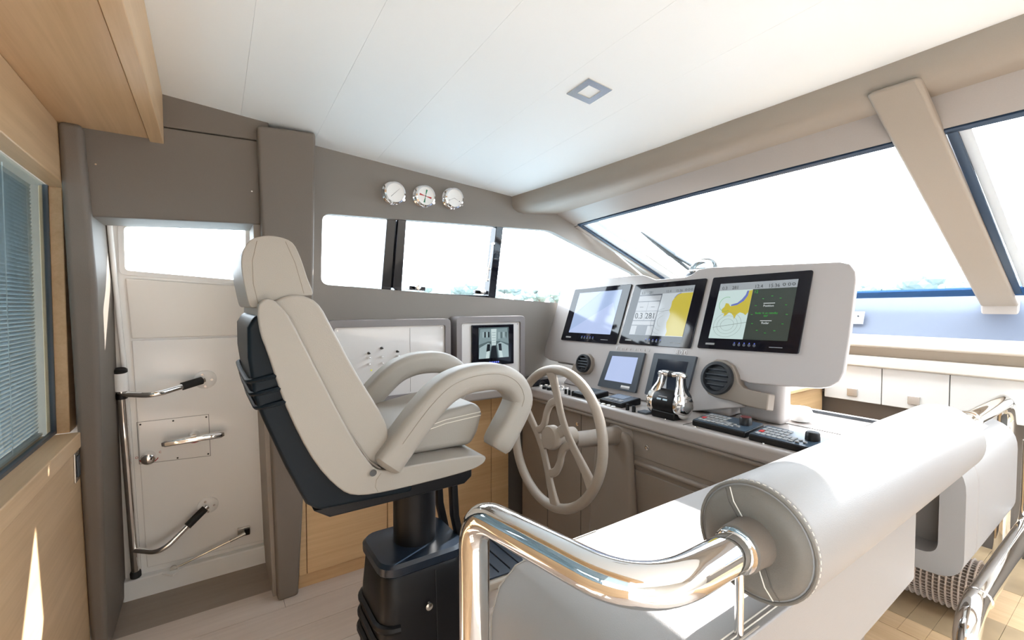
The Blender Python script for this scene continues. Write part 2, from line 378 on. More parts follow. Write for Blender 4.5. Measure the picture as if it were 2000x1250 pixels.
# bracket plates of the hinge arms and the strut
for a, b in ((-.022, .975), (-.024, .365)):
    lathe('arm_plate', [(.042, 0), (.042, .005), (.036, .010), (.016, .011)], D_(a, b, -.010), n_d, white_f, dr, 28)
    for dx, dz in ((-.01, .025), (.024, .0), (.0, -.028)):
        lathe('plate_screw', [(.005, .009), (.005, .0125)], D_(a + dx, b + dz, -.010), n_d, steel, dr, 10)
prism('strut_bracket', [D_(.092, .165, -.03), D_(.092, .21, -.03), D_(.145, .21, -.03), D_(.145, .165, -.03)], (0, .02, 0), steel, dr, .003, 2)
prism('strut_socket', [D_(.12, .172, -.045), D_(.12, .205, -.045), D_(.143, .205, -.045), D_(.143, .172, -.045)], (0, .02, 0), black, dr, .003, 2)
# hinge pole
hp = thing('hinge_pole', D_(-.302, .13), 'chrome hinge pole with two bent arms beside the white door', 'hinge pole')
pt, pb = Vector(D_(-.300, 1.035, -.04)), Vector(D_(-.293, .105, -.035))
pd = (pt - pb).normalized()
bar('pole', pb, pt, .015, chrome, hp, 16)
lathe('pole_foot', [(.020, 0), (.020, .02), (.016, .03)], pb - pd * .004, pd, rubber, hp, 16)
lathe('pole_sleeve', [(.024, 0), (.024, .075)], pt - pd * .075, pd, white_f, hp, 20)
lathe('pole_cap', [(.0245, 0), (.0245, .010), (.02, .014)], pt, pd, black, hp, 20)
lathe('pole_collar', [(.02, 0), (.02, .02)], pt - pd * .11, pd, black, hp, 16)
for za, zb in ((.945, .975), (.235, .365)):
    t = (za - pb.z) / (pt.z - pb.z); a = pb + (pt - pb) * t; e = Vector(D_(-.026, zb, -.025))
    mid = Vector((-.195, a.y - .085, za - .004))
    path = fillet([a, mid, e], .05, 8)
    tube('arm', path, .0125, chrome, hp, 14)
    g0 = mid + (e - mid) * .55; tube('grip', [g0, g0 + (e - mid) * .40], .0165, rubber, hp, 14)
st = thing('door_strut', D_(-.16, .09), 'thin chrome stay rod along the foot of the white door', 'door stay')
tube('rod', [D_(-.155, .098, -.05), D_(.125, .188, -.05)], .006, chrome, st, 10)
tube('rod_sleeve', [D_(.06, .167, -.05), D_(.125, .188, -.05)], .008, steel, st, 10)
lathe('rod_eye', [(.014, -.006), (.014, .006)], D_(-.158, .097, -.05), (0, 1, 0), steel, st, 16)
prism('rod_base', [D_(-.20, .0865, -.06), D_(-.16, .0865, -.10), D_(-.13, .0865, -.06), D_(-.16, .0865, -.03)], (0, 0, .006), white_f, st)

# ---- oak bulkhead with inner window, sill, soffit
bx_ = -.38
wb = thing('wall_bulkhead', (bx_, 1.4, 0), 'oak bulkhead with an inner window beside the taupe pillar', kind='structure')
box('lower_board', bx_ - .04, bx_, -.2, 2.16, -.004, .822, oak, wb, .001)
box('upper_board', bx_ - .05, bx_, -.2, 2.14, 1.688, 1.8675, oak, wb, .004)
box('mullion', bx_ - .075, bx_ - .018, 2.075, 2.16, .87, 1.69, oak, wb, .003)
box('window_sill', bx_ - .09, bx_ + .012, -.2, 2.052, .822, .874, oak, wb, .004)
box('pane', bx_ - .060, bx_ - .056, -.2, 2.08, .874, 1.692, glass_t, wb)
box('pane_trim', bx_ - .064, bx_ - .05, -.2, 2.08, .873, .884, charc, wb)
box('pane_trim', bx_ - .064, bx_ - .05, 2.066, 2.078, .874, 1.692, charc, wb)
vbl = thing('venetian_blind', (bx_ - .085, 1.2, .9), 'grey venetian blind with closed narrow slats behind the bulkhead glass', 'blind')
slat_me = None
zz = .888
while zz < 1.69:
    c = math.cos(math.radians(64)) * .0062; s = math.sin(math.radians(64)) * .0062
    if slat_me is None:
        o = mk('slat', [(bx_ - .09 - c, .35, zz - s), (bx_ - .09 - c, 2.06, zz - s), (bx_ - .09, 2.06, zz + .0012), (bx_ - .09, .35, zz + .0012), (bx_ - .09 + c, 2.06, zz + s), (bx_ - .09 + c, .35, zz + s)], [(0, 1, 2, 3), (3, 2, 4, 5)], slatm, vbl)
        slat_me = o.data; z0 = zz
    else:
        o = bpy.data.objects.new('slat', slat_me); link(o, vbl); o.location = (0, 0, zz - z0)
    zz += .0118
for yy in (1.45, 1.80): bar('cord', (bx_ - .082, yy, .876), (bx_ - .082, yy, 1.69), .0014, white_f, vbl, 6)
box('bottom_rail', bx_ - .1, bx_ - .08, .35, 2.06, .876, .884, white_f, vbl)
so_ = thing('trim_3', (-.25, 1.0, 1.865), 'oak soffit under the white ceiling', kind='structure')
box('soffit_board', bx_ - .06, -.163, -.5, 1.985, 1.868, 1.888, oak, so_, .001)
box('soffit_lip', -.160, -.121, -.5, 1.992, 1.858, 2.06, oak, so_, .003)
lw = thing('light_switch_plate', (bx_, 2.03, .75), 'small dark switch plate under the oak window sill', 'switch')
box('plate', bx_, bx_ + .006, 2.005, 2.06, .715, .812, steel, lw, .002)
box('rocker', bx_ + .006, bx_ + .01, 2.018, 2.048, .73, .80, charc, lw, .002)
# unseen shell behind the camera, its openings sized to set the cabin light
STRUCT(box('wall_light_block', -.6, 2.9, -2.36, -2.3, 1.22, 1.60, cream), 'unseen starboard wall piece added to cut side light at the helm')  # added to close the window band and dim the bench side
STRUCT(box('wall_starboard', -3.2, 2.9, -2.36, -2.3, -.08, 1.22, cream), 'starboard wall')
STRUCT(box('wall_starboard_top', -3.2, 2.9, -2.36, -2.3, 1.60, 2.25, cream), 'starboard wall above its window')
STRUCT(box('wall_saloon', -3.26, -3.2, -2.3, 2.1, -.08, .30, oak), 'unseen oak wall aft of the saloon, cut low to let light in')  # kept low so soft light enters from aft
STRUCT(box('wall_hull_port', .30, 2.9, 2.24, 2.30, -.08, .86, taupe), 'lower port wall behind the cabinets')

# ---- beam over the windscreen, header, glass
YS = [2.18, 1.9, 1.6, 1.2, .8, .5, .2, -.3, -.8, -1.4, -2.3]
def Xe(Y): return 1.612 - .05 * Y * Y
def Ze(Y): return ceilZ(Xe(Y), Y) if Y > 1 else ceilZ(Xe(Y), 1 - .55 * (1 - Y))
def loft(name, rows, m, parent, ang=30):
    k = len(rows[0]); v = [p for r in rows for p in r]; f = []
    for i in range(len(rows) - 1):
        for q in range(k): f.append((i * k + q, i * k + (q + 1) % k, (i + 1) * k + (q + 1) % k, (i + 1) * k + q))
    f += [tuple(range(k)), tuple(range(len(v) - 1, len(v) - k - 1, -1))]
    return mk(name, v, f, m, parent, ang=ang)
def gx(z): return 1.95 + 2.0 * (1.76 - z)
def Zt(Y): return 1.797 + .018 * (1 - (Y / 2.05) ** 2) * 1.6
rows = []; rows2 = []
for Y in YS:
    x, z = Xe(Y), Ze(Y); xf = 1.735 + .03 * (1 - (Y / 2.1) ** 2); zf = z - .058 - .02 * (1 - (Y / 2.1) ** 2)
    rows.append([(x + .004, Y, z + .07), (x, Y, z - .018), (x + .006, Y, z - .045), (x + .022, Y, z - .066), (x + .05, Y, z - .078), (x + .10, Y, z - .082), (xf, Y, zf), (xf + .02, Y, z + .07)])
    zt = Zt(Y)
    rows2.append([(xf - .01, Y, zf - .001), (gx(zt) - .012, Y, zt - .004), (gx(zt) + .03, Y, zt + .012), (xf + .03, Y, z + .09)])
STRUCT(loft('trim_4', rows, beam_m, None, 50), 'beige padded beam across the top of the windscreen')
STRUCT(loft('wall_windscreen_header', rows2, header_m, None), 'satin beige lining strip between beam and windscreen')
# windscreen panes on one raked plane
ws = thing('window_2', (2.78, .9, 1.34), 'raked windscreen of two panes with dark blue edge trim', kind='structure')
def G(Y, z, d=0.): # d: offset outboard along the glass normal
    n = Vector((1, 0, .5)).normalized(); return Vector((gx(z), Y, z)) + n * d
zb = 1.345
L1 = [G(2.06, Zt(2.06)), G(1.25, Zt(1.25)), G(.47, Zt(.47)), G(.47, zb + .012), G(1.86, zb)]
prism('pane', L1, G(0, 1.5, .008) - G(0, 1.5), glass, ws)
L2 = [G(.43, Zt(.43)), G(-.45, Zt(.45)), G(-1.7, Zt(1.7)), G(-1.6, zb), G(.43, zb + .012)]
prism('pane', L2, G(0, 1.5, .008) - G(0, 1.5), glass, ws)
def strip(name, pts, wdt, m, up=(.447, 0, .894), th=.006):
    return sweep(name, pts, rrect(th, wdt, .002, 2), m, ws, up=up)
strip('edge_trim', [G(2.055, Zt(2.06) - .004, -.008), G(1.25, Zt(1.25) - .004, -.008), G(.46, Zt(.46) - .004, -.008)], .010, bluetrim)
strip('edge_trim', [G(.40, Zt(.43) - .004, -.008), G(-.45, Zt(.45) - .004, -.008), G(-1.7, Zt(1.7) - .004, -.008)], .010, bluetrim)
strip('edge_trim', [G(2.045, Zt(2.06) - .004, -.008), G(1.86, zb + .01, -.008)], .011, bluetrim)
strip('edge_lining', [G(2.075, Zt(2.06) - .006, -.012), G(1.885, zb + .01, -.012)], .014, header_m)
strip('glass_band', [G(2.015, Zt(2.06) - .008, -.002), G(1.825, zb + .012, -.002)], .020, mat('grey_glass_band', (.55, .6, .65), .3), th=.002)
strip('edge_trim', [G(.385, Zt(.43) - .004, -.008), G(.365, zb + .01, -.008)], .012, bluetrim)
strip('glass_band', [G(.36, Zt(.43) - .008, -.002), G(.335, zb + .012, -.002)], .014, mat('grey_glass_band', (.55, .6, .65), .3), th=.002)
strip('sill_trim', [G(1.88, zb + .004, -.006), G(.95, zb + .010, -.006), G(.44, zb + .016, -.006)], .030, mat('blue_sill_trim', (.012, .06, .17), .5, spec=.2))
strip('sill_trim', [G(.40, zb + .016, -.006), G(-.5, zb + .010, -.006), G(-1.7, zb, -.006)], .030, MATS['blue_sill_trim'])
# filler between wall and glass edge
prism('filler', [W(1.86, 1.84, -.03), W(2.88, 1.335, -.03), (2.87, 1.87, 1.33), (1.88, 2.06, 1.81)], (.02, 0, .05), taupe_lt, ws)
# raked mullion and its foot
mu = STRUCT(prism('trim_5', [G(.525, 1.925, -.03), G(.405, 1.925, -.03), G(.372, 1.306, -.03), G(.487, 1.306, -.03)], G(0, 1.5, .04) - G(0, 1.5), beam_m, None, .012, 3), 'raked beige mullion between the two windscreen panes')
prism('mullion_foot', [(2.86, .487, 1.15), (2.86, .372, 1.15), (2.835, .372, 1.325), (2.835, .487, 1.325)], (.08, 0, 0), header_m, mu, .008, 2)
# dash coaming and ledges under the windscreen
dc = thing('wall_dash', (2.8, .5, 0), 'pale blue grey coaming and cream ledges under the windscreen', kind='structure')
prism('coaming', [(2.80, 2.1, 1.14), (2.875, 2.1, 1.345), (2.95, 2.1, 1.345), (2.95, 2.1, 1.14)], (0, -3.8, 0), mat('blue_grey_coaming', (.125, .145, .195), .5, bump=.1), dc)
box('ledge', 2.66, 2.95, -1.8, 2.1, 1.095, 1.15, cream, dc, .012, 3)
box('ledge_reveal', 2.74, 2.9, -1.8, 2.1, 1.045, 1.1, mat('tan_reveal', (.42, .34, .26), .5), dc)
box('ledge', 2.67, 2.95, -1.8, 2.1, .995, 1.05, cream, dc, .010, 3)
box('plinth', 2.76, 2.95, -1.8, 2.1, -.05, .83, taupe, dc)
STRUCT(box('wall_forward', 2.9, 2.98, -2.3, 2.3, -.08, 1.30, taupe), 'forward wall below the windscreen')
dy = [1.036, .791, .55, .31, .07, -.17]
wy = ['port end', 'second', 'third', 'fourth', 'fifth']
DL = ['white drawer beside the oak locker under the windscreen ledge', 'white drawer above the counter, its handle left of the chrome rail', 'white drawer behind the chrome rail bend', 'white drawer right of the chrome rail bend', 'white drawer furthest starboard under the windscreen']
for i in range(5):
    t = thing('drawer', (2.72, (dy[i] + dy[i + 1]) / 2, .815), DL[i], 'drawer', 'drawers under the windscreen ledge')
    fr_ = box('front', 2.70, 2.76, dy[i + 1] + .0015, dy[i] - .0015, .815, .993, cream_w, t, .003)
    yc = [.909, .669, .43, .19, -.05][i]
    box('pull', 2.694, 2.702, yc - .022, yc + .022, .838, .878, steel, fr_, .002)
t = thing('oak_locker', (2.5, 1.2, 0), 'oak locker with a flat dark niche behind the helm panel', 'locker')
box('body', 2.30, 2.72, 1.05, 1.6, .0, .868, oakx, t, .004)
box('niche', 2.295, 2.302, 1.10, 1.45, .62, .79, charc, t)  # flat charcoal plate paints the dark inside of an opening
box('top', 2.28, 2.74, 1.03, 1.62, .868, .885, oakx, t, .003)
t = thing('socket_plate', (2.83, .93, 1.2), 'small blue grey socket plate on the coaming beside the panel', 'socket')
prism('plate', [(2.806, .905, 1.20), (2.806, 1.0, 1.20), (2.829, 1.0, 1.265), (2.829, .905, 1.265)], (-.006, 0, .002), mat('blue_grey_plate', (.33, .34, .38), .4), t, .002)
for k in range(2): lathe('pin_hole', [(.004, 0), (.004, .004)], (2.806 + .008, .93, 1.222 + .02 * k), (-1, 0, .3), darkm, t, 8)

# ---- ceiling downlight
cl = Vector((1.035, 1.086, ceilZ(1.035, 1.086)))
dl = thing('downlight', cl, 'square grey recessed downlight in the white ceiling', 'ceiling light')
q = [Vector((sx * .052, sy * .052, 0)) for sx, sy in ((-1, -1), (1, -1), (1, 1), (-1, 1))]
def cz(p, d): return Vector((cl.x + p.x, cl.y + p.y, ceilZ(cl.x + p.x, cl.y + p.y) - d))
holed('bezel', [cz(p, .005) for p in q], [[cz(p * .52, .005) for p in q]], (0, 0, .006), steel, dl)
prism('well', [cz(p * .52, .0005) for p in q], (0, 0, -.001), charc, dl)
prism('lens', [cz(p * .38, .002) for p in q], (0, 0, .001), mat('frosted_lens', (.8, .8, .78), .3), dl)

# =================================================================== HELM SEAT
hs = thing('helm_chair', (.50, 1.38, 0), 'beige leather helm chair with black shell on a black pedestal', 'chair')
def xz(q, y): return [(a, y, b) for a, b in q]
def slab(name, q, y0, y1, m, bev, seg=4, parent=None, r=0, ang=35):
    pts = xz(q, y0)
    if r: pts = rpoly(pts, r)
    return prism(name, pts, (0, y1 - y0, 0), m, parent or hs, bev, seg, ang)
yn, yf = 1.14, 1.62
def csm(q, n=3):
    out = []; N = len(q)
    for i in range(N):
        p0, p1, p2, p3 = q[i - 1], q[i], q[(i + 1) % N], q[(i + 2) % N]
        for k in range(n):
            t = k / n; out.append(tuple(.5 * (2 * b + (c - a) * t + (2 * a - 5 * b + 4 * c - d) * t * t + (3 * b - a - 3 * c + d) * t ** 3) for a, b, c, d in zip(p0, p1, p2, p3)))
    return out
shell = slab('shell', [(.082, 1.275), (.068, 1.25), (.068, 1.183), (.079, 1.091), (.095, 1.04), (.141, .917), (.183, .822), (.211, .800), (.45, .790), (.45, .84), (.30, .84), (.253, .88), (.196, .96), (.150, 1.07), (.112, 1.20), (.10, 1.28)], yn + .012, yf - .012, shellm, .018, 4)
for i, (a, b) in enumerate([(.072, 1.128), (.079, 1.098), (.088, 1.066)]):
    sweep('shell_rib', fillet([(a + .055, yn + .006, b + .012), (a - .004, yn + .012, b), (a - .006, 1.38, b - .002), (a - .004, yf - .012, b), (a + .055, yf - .006, b + .012)], .03, 5), circ(.006, 8), shellm, shell)
slab('frame_pad', csm([(.088, 1.292), (.092, 1.24), (.108, 1.185), (.143, 1.062), (.196, .935), (.253, .852), (.302, .82), (.40, .812), (.591, .815), (.655, .824), (.675, .838), (.668, .852), (.60, .862), (.45, .868), (.365, .872), (.33, .90), (.279, .99), (.20, 1.165), (.150, 1.275), (.118, 1.312), (.10, 1.312)]), yn, yf, leather, .016, 4)
bc = slab('back_cushion', csm([(.118, 1.300), (.150, 1.322), (.185, 1.322), (.220, 1.300), (.252, 1.238), (.305, 1.130), (.366, 1.02), (.386, .965), (.380, .91), (.350, .872), (.325, .885), (.27, .985), (.19, 1.165), (.14, 1.27)]), yn + .018, yf - .018, leather, .040, 6)
hr = slab('headrest', csm([(.060, 1.385), (.063, 1.418), (.078, 1.446), (.105, 1.458), (.135, 1.459), (.165, 1.447), (.182, 1.412), (.196, 1.365), (.208, 1.328), (.190, 1.322), (.147, 1.318), (.105, 1.300), (.085, 1.294), (.074, 1.300), (.066, 1.34)]), yn + .03, yf - .03, leather, .022, 5)
# seams of the headrest and the cushion
def seam(q, y, parent, r=.0012): return tube('seam', [(a, y, b) for a, b in q], r, seam_l, parent, 6)
seam([(.092, 1.302), (.083, 1.35), (.082, 1.40), (.092, 1.446)], yn + .0305, hr)
seam([(.150, 1.449), (.170, 1.40), (.184, 1.345), (.188, 1.328)], yn + .0305, hr)
seam([(.352, .818), (.345, .832), (.348, .85), (.360, .866)], yn + .0005, hs)
tube('groove_shade', [(a, yn + .013, b) for a, b in ((.122, 1.308), (.152, 1.27), (.20, 1.163), (.24, 1.075), (.279, .988), (.33, .902), (.362, .872))], .0035, seam_l, bc, 8)  # darker tube paints the shade in the gap between pad and cushion
# seat cushion between the arms
slab('seat_cushion', [(.375, .87), (.375, .915), (.42, .955), (.60, .985), (.675, .993), (.705, .985), (.712, .955), (.695, .90), (.672, .862)], 1.215, 1.545, leather, .022, 4)
for dz in (0, .011): tube('seat_seam', [(.44, 1.2145, .93 - dz), (.58, 1.2145, .957 - dz), (.70, 1.2145, .965 - dz)], .0013, stitch, hs, 6)
# loop arms
armc = [(.372, .872), (.400, .905), (.482, 1.000), (.545, 1.055), (.60, 1.078), (.66, 1.086), (.73, 1.080), (.782, 1.052), (.806, 1.010), (.798, .975), (.760, .915), (.722, .860)]
def smooth(pts, n=4):
    out = []
    for i in range(len(pts) - 1):
        p0, p1, p2, p3 = pts[max(i - 1, 0)], pts[i], pts[i + 1], pts[min(i + 2, len(pts) - 1)]
        for k in range(n):
            t = k / n; out.append(tuple(.5 * (2 * b + (c - a) * t + (2 * a - 5 * b + 4 * c - d) * t * t + (3 * b - a - 3 * c + d) * t ** 3) for a, b, c, d in zip(p0, p1, p2, p3)))
    out.append(pts[-1]); return out
ap = smooth(armc)
for yc in (1.165, 1.575):
    sc = [1.0] * len(ap); sc[0] = .55; sc[1] = .85; sc[-1] = .8; sc[-2] = .95
    # in-plane half-thickness .037, half-depth .045 (outer pad)
    arm = sweep('armrest', [(a, yc, b) for a, b in ap], rrect(.045, .040, .026, 5), leather, hs, up=(0, 1, 0), scale=sc)
    sgn = -1 if yc < 1.3 else 1
    tube('arm_seam', [(a, yc + sgn * .0452, b) for a, b in [(x - .006, z + .012) for x, z in ap[5:-8]]], .0010, seam_l, arm, 6)
lathe('arm_bolt', [(.009, 0), (.009, .01)], (.338, yn - .006, .872), (0, 1, 0), chrome, hs, 12)
# seat pan, column, pedestal
slab('seat_pan', [(.20, .795), (.24, .768), (.62, .768), (.645, .785), (.645, .812), (.35, .815)], 1.17, 1.59, black, .006)
lathe('column', [(.068, .50), (.068, .78)], (.545, 1.38, 0), (0, 0, 1), black, hs, 28)
def ring(cx, cy, a, b, z, n=5):
    return [(cx + u, cy + v, z) for u, v in rrect(a, b, min(a, b) * .42, n)]
def stack(name, levels, m, parent):
    rows = [ring(*l) for l in levels]; k = len(rows[0]); v = [p for r in rows for p in r]; f = []
    for i in range(len(rows) - 1):
        for q in range(k): f.append((i * k + q, i * k + (q + 1) % k, (i + 1) * k + (q + 1) % k, (i + 1) * k + q))
    f += [tuple(range(k)), tuple(range(len(v) - 1, len(v) - k - 1, -1))]
    return mk(name, v, f, m, parent, ang=38)
px, py = .535, 1.37
stack('pedestal_cap', [(px, py, .135, .118, .502), (px, py, .140, .123, .508), (px, py, .140, .123, .530), (px, py, .132, .115, .540)], mat('blue_black_cap', (.008, .014, .024), .3), hs)
ped = stack('pedestal', [(px, py, .165, .145, 0), (px, py, .155, .137, .10), (px, py, .140, .125, .40), (px, py, .132, .117, .49), (px, py, .125, .11, .50)], black, hs)
for k, z in enumerate((.255, .305, .355)):
    rr = ring(px, py, .1485 - .0025 * k, .1315 - .002 * k, z, 4)
    keep = [p for p in rr if p[0] < px + .02]
    keep.sort(key=lambda p: math.atan2(p[1] - py, -(p[0] - px)))
    tube('pedestal_rib', [keep[0]] + keep[1:], .013, black, ped, 8)
lathe('pedestal_bolt', [(.011, 0), (.011, .008), (.006, .01)], (px - .005, py - .1335, .395), (0, -1, .05), steel, ped, 16)
tube('panel_gap', [(px + .025, py - .1195, .488), (px + .025, py - .139, .15), (px + .025, py - .146, .02)], .0015, rubber, ped, 6)
# footrest on two bars
for yy in (1.33, 1.45):
    bb = sweep('footrest_bar', [(.655, yy, .79), (.665, yy, .60), (.70, yy, .44)], rrect(.011, .017, .004, 2), black, hs, up=(1, 0, 0))
fr = prism('footrest', rpoly([(.66, 1.22, .372), (.66, 1.56, .372), (.93, 1.56, .36), (.93, 1.22, .36)], [.04, .04, .1, .1]), (0, 0, .028), mat('taupe_footrest_rim', (.40, .345, .285), .5), hs, .006)
prism('footrest_tread', rpoly([(.67, 1.235, .4015), (.67, 1.545, .4015), (.918, 1.545, .3895), (.918, 1.235, .3895)], [.03, .03, .09, .09]), (0, 0, .006), bluestep, fr, .002)
for k in range(5): bar('tread_groove', (.70 + .045 * k, 1.25, .4085 - .0022 * k), (.70 + .045 * k, 1.53, .4085 - .0022 * k), .0016, rubber, fr, 6)

# =================================================================== HELM CONSOLE
hcn = thing('helm_console', (1.8, 1.3, 0), 'taupe moulded helm console with a greige worktop', 'console')
CZ = .852
box('body', 1.485, 2.12, .60, 2.10, .0, CZ - .05, cons_m, hcn, .01, 3)
top_o = rpoly([(1.447, .56, CZ), (1.447, 2.14, CZ), (2.15, 2.14, CZ), (2.15, .56, CZ)], [.06, .02, .02, .05], 6)
prism('worktop', top_o, (0, 0, -.058), counter_m, hcn, .016, 4)
tube('worktop_bead', [(1.4655, .64, CZ - .066), (1.4655, 2.12, CZ - .066)], .010, cons_m, hcn, 10)
# recessed knee panel framed by a raised bead
kp = rpoly([(1.484, 1.44, .02), (1.484, 1.44, .610), (1.484, .735, .790), (1.484, .735, .02)], [.0, .05, .06, 0], 6)
tube('panel_bead', rpoly([(1.484, 1.405, .03), (1.484, 1.405, .635), (1.484, .70, .635), (1.484, .70, .03)], [0, .05, .05, 0], 6), .012, cons_m, hcn, 10)
prism('knee_panel', rpoly([(1.4855, 1.375, .03), (1.4855, 1.375, .605), (1.4855, .73, .605), (1.4855, .73, .03)], [0, .04, .04, 0], 6), (-.006, 0, 0), cons_m, hcn, .004)
prism('upper_panel', rpoly([(1.486, 1.56, .665), (1.486, 1.56, .79), (1.486, .75, .79), (1.486, .75, .665)], .03, 6), (-.005, 0, 0), cons_m, hcn, .003)
for yy in (1.86, 1.60): tube('panel_gap', [(1.4845, yy, .02), (1.4845, yy, .77)], .002, seam_m, hcn, 6)
# steering boot under the wheel
WC = Vector((1.105, 1.345, .785))
wt = math.radians(5); wn = Vector((-math.cos(wt), 0, math.sin(wt)))
lathe('steering_boot', [(.001, -.385), (.075, -.385), (.068, -.37), (.04, -.35), (.034, -.20), (.032, -.10)], WC + Vector((0, 0, -.02)), wn, cons_m, hcn, 32)
prism('leg_fairing', rpoly([(1.484, 1.53, .02), (1.484, 1.46, .76), (1.484, 1.27, .76), (1.484, 1.20, .02)], .05, 5), (-.045, 0, 0), cons_m, hcn, .028, 5)
for q in ((1.62, .72), (1.20, .715)): lathe('key_lock', [(.010, 0), (.010, .006), (.004, .008)], (1.482, q[0], q[1]), (-1, 0, 0), chrome, hcn, 14)
# worktop seams and screws
tube('worktop_seam', [(1.46, 1.02, CZ + .0004), (1.66, 1.02, CZ + .0004)], .0016, seam_m, hcn, 6)
tube('worktop_seam', [(1.80, .60, CZ + .001), (1.80, 1.0, CZ + .001)], .0014, seam_m, hcn, 6)
for q in ((1.475, 1.11), (1.475, .98), (1.478, .735), (1.645, 1.03), (1.79, .95), (1.475, 1.30)):
    lathe('worktop_screw', [(.005, 0), (.004, .003), (.001, .004)], (q[0], q[1], CZ), (0, 0, 1), chrome, hcn, 10)
prism('worktop_curb', rpoly([(2.08, .58, CZ), (2.08, 1.0, CZ), (2.10, 1.0, CZ), (2.10, .58, CZ)], .003), (0, 0, .012), charc, hcn)

# steering wheel
sw = thing('steering_wheel', WC, 'tan coated steering wheel with curved twin spokes', 'steering wheel')
wu = Vector((0, -1, 0)); wv = wn.cross(wu); wv = wv if wv.z > 0 else -wv
def wp_(u, v, d=0.): return WC + wu * u + wv * v + wn * d
RW = .262
sweep('rim', [wp_(RW * math.cos(t), RW * math.sin(t)) for t in [2 * math.pi * i / 72 for i in range(72)]], circ(.0185, 14), wheel_m, sw, closed=True)
ra = math.radians(36)
def rot(a, s): # s along the spokes, a across
    d = Vector((math.sin(ra), -math.cos(ra))); p = Vector((math.cos(ra), math.sin(ra)))
    r = p * a + d * s; return wp_(r.x, r.y, .004)
flat = rrect(.007, .016, .006, 3)
for sg in (1, -1):
    pts = []; sc_ = []
    for k in range(13):
        s_ = -.232 + .464 * k / 12; aa = sg * (.098 - .015 * math.cos(math.pi * s_ / .236))
        pts.append(rot(aa, s_)); sc_.append(1 + .55 * abs(s_ / .236) ** 3)
    sweep('spoke', pts, flat, wheel_m, sw, up=wn, scale=sc_)
    pts = [rot(x, sg * y_) for x, y_ in smooth([(-.088, .112), (-.05, .118), (-.012, .100), (.018, .072), (.05, .058), (.088, .066)] if sg > 0 else [(.088, .112), (.05, .118), (.012, .100), (-.018, .072), (-.05, .058), (-.088, .066)], 4)]
    sweep('spoke_link', pts, flat, wheel_m, sw, up=wn)
sweep('hub_bar', [rot(-.09, 0), rot(.09, 0)], rrect(.006, .022, .005, 3), wheel_m, sw, up=wn)
lathe('hub', [(.034, -.10), (.034, -.01), (.047, 0), (.047, .022), (.042, .030), (.001, .032)], WC, wn, wheel_m, sw, 28)

# =================================================================== INSTRUMENT PANEL
pn = Vector((-1, 0, PANEL_T)).normalized(); pback = -pn
pr = thing('instrument_panel', (1.75, 1.3, CZ), 'wide pale instrument panel rising from the helm console', 'instrument panel')
outl = [(1110, 553), (1150, 547), (1235, 538), (1255, 537), (1268, 541), (1280, 546), (1338, 541), (1350, 536), (1364, 526), (1385, 522), (1640, 511), (1660, 515), (1671, 530), (1672, 548), (1660, 650), (1648, 728), (1638, 745), (1620, 755), (1600, 758), (1530, 754), (1462, 748), (1446, 742), (1438, 760), (1452, 795), (1350, 803), (1100, 748), (1112, 730), (1128, 713), (1095, 707), (1073, 703), (1063, 696), (1064, 680), (1085, 608), (1095, 570)]
pts = [pp(*q) for q in outl]
pts.reverse()
prism('fascia', pts, pback * .022, panel_m, pr, .005, 3, 50)
# a dark back plate a little inset
ctr = sum(pts, Vector()) / len(pts)
prism('back_shell', [ctr + (p - ctr) * .975 + pback * .022 for p in pts], pback * .045, cons_m, pr, .008, 3, 50)
box('pedestal_foot', 1.70, 1.86, .98, 1.85, CZ, 1.02, panel_m, pr, .02, 3)
box('side_post', 1.74, 1.82, .80, .97, CZ, 1.03, panel_m, pr, .025, 4)
lathe('side_knob', [(.001, 0), (.034, .005), (.045, .03), (.034, .055), (.001, .06)], (1.88, .80, CZ), (0, 0, 1), white_f, pr, 20)
prism('underside_strip', [pp(1090, 706), pp(1132, 712), pp(1132, 716), pp(1090, 709)], pback * .02, steel, pr)  # plain steel strip below the left end of the panel
# raised lettering
lg0 = pp(1203, 692); lg1 = pp(1300, 697)
text('lettering', 'Ferretti', pp(1203, 683) + pn * .001, pp(1300, 689) - pp(1203, 683), (0, 0, 1), .024, silver_l, pr, .0012, shear=.3, spacing=2.6)
text('lettering', '800', pp(1318, 692) + pn * .001, pp(1355, 694.5) - pp(1318, 692), (0, 0, 1), .030, silver_l, pr, .0012, shear=.25, spacing=1.5)
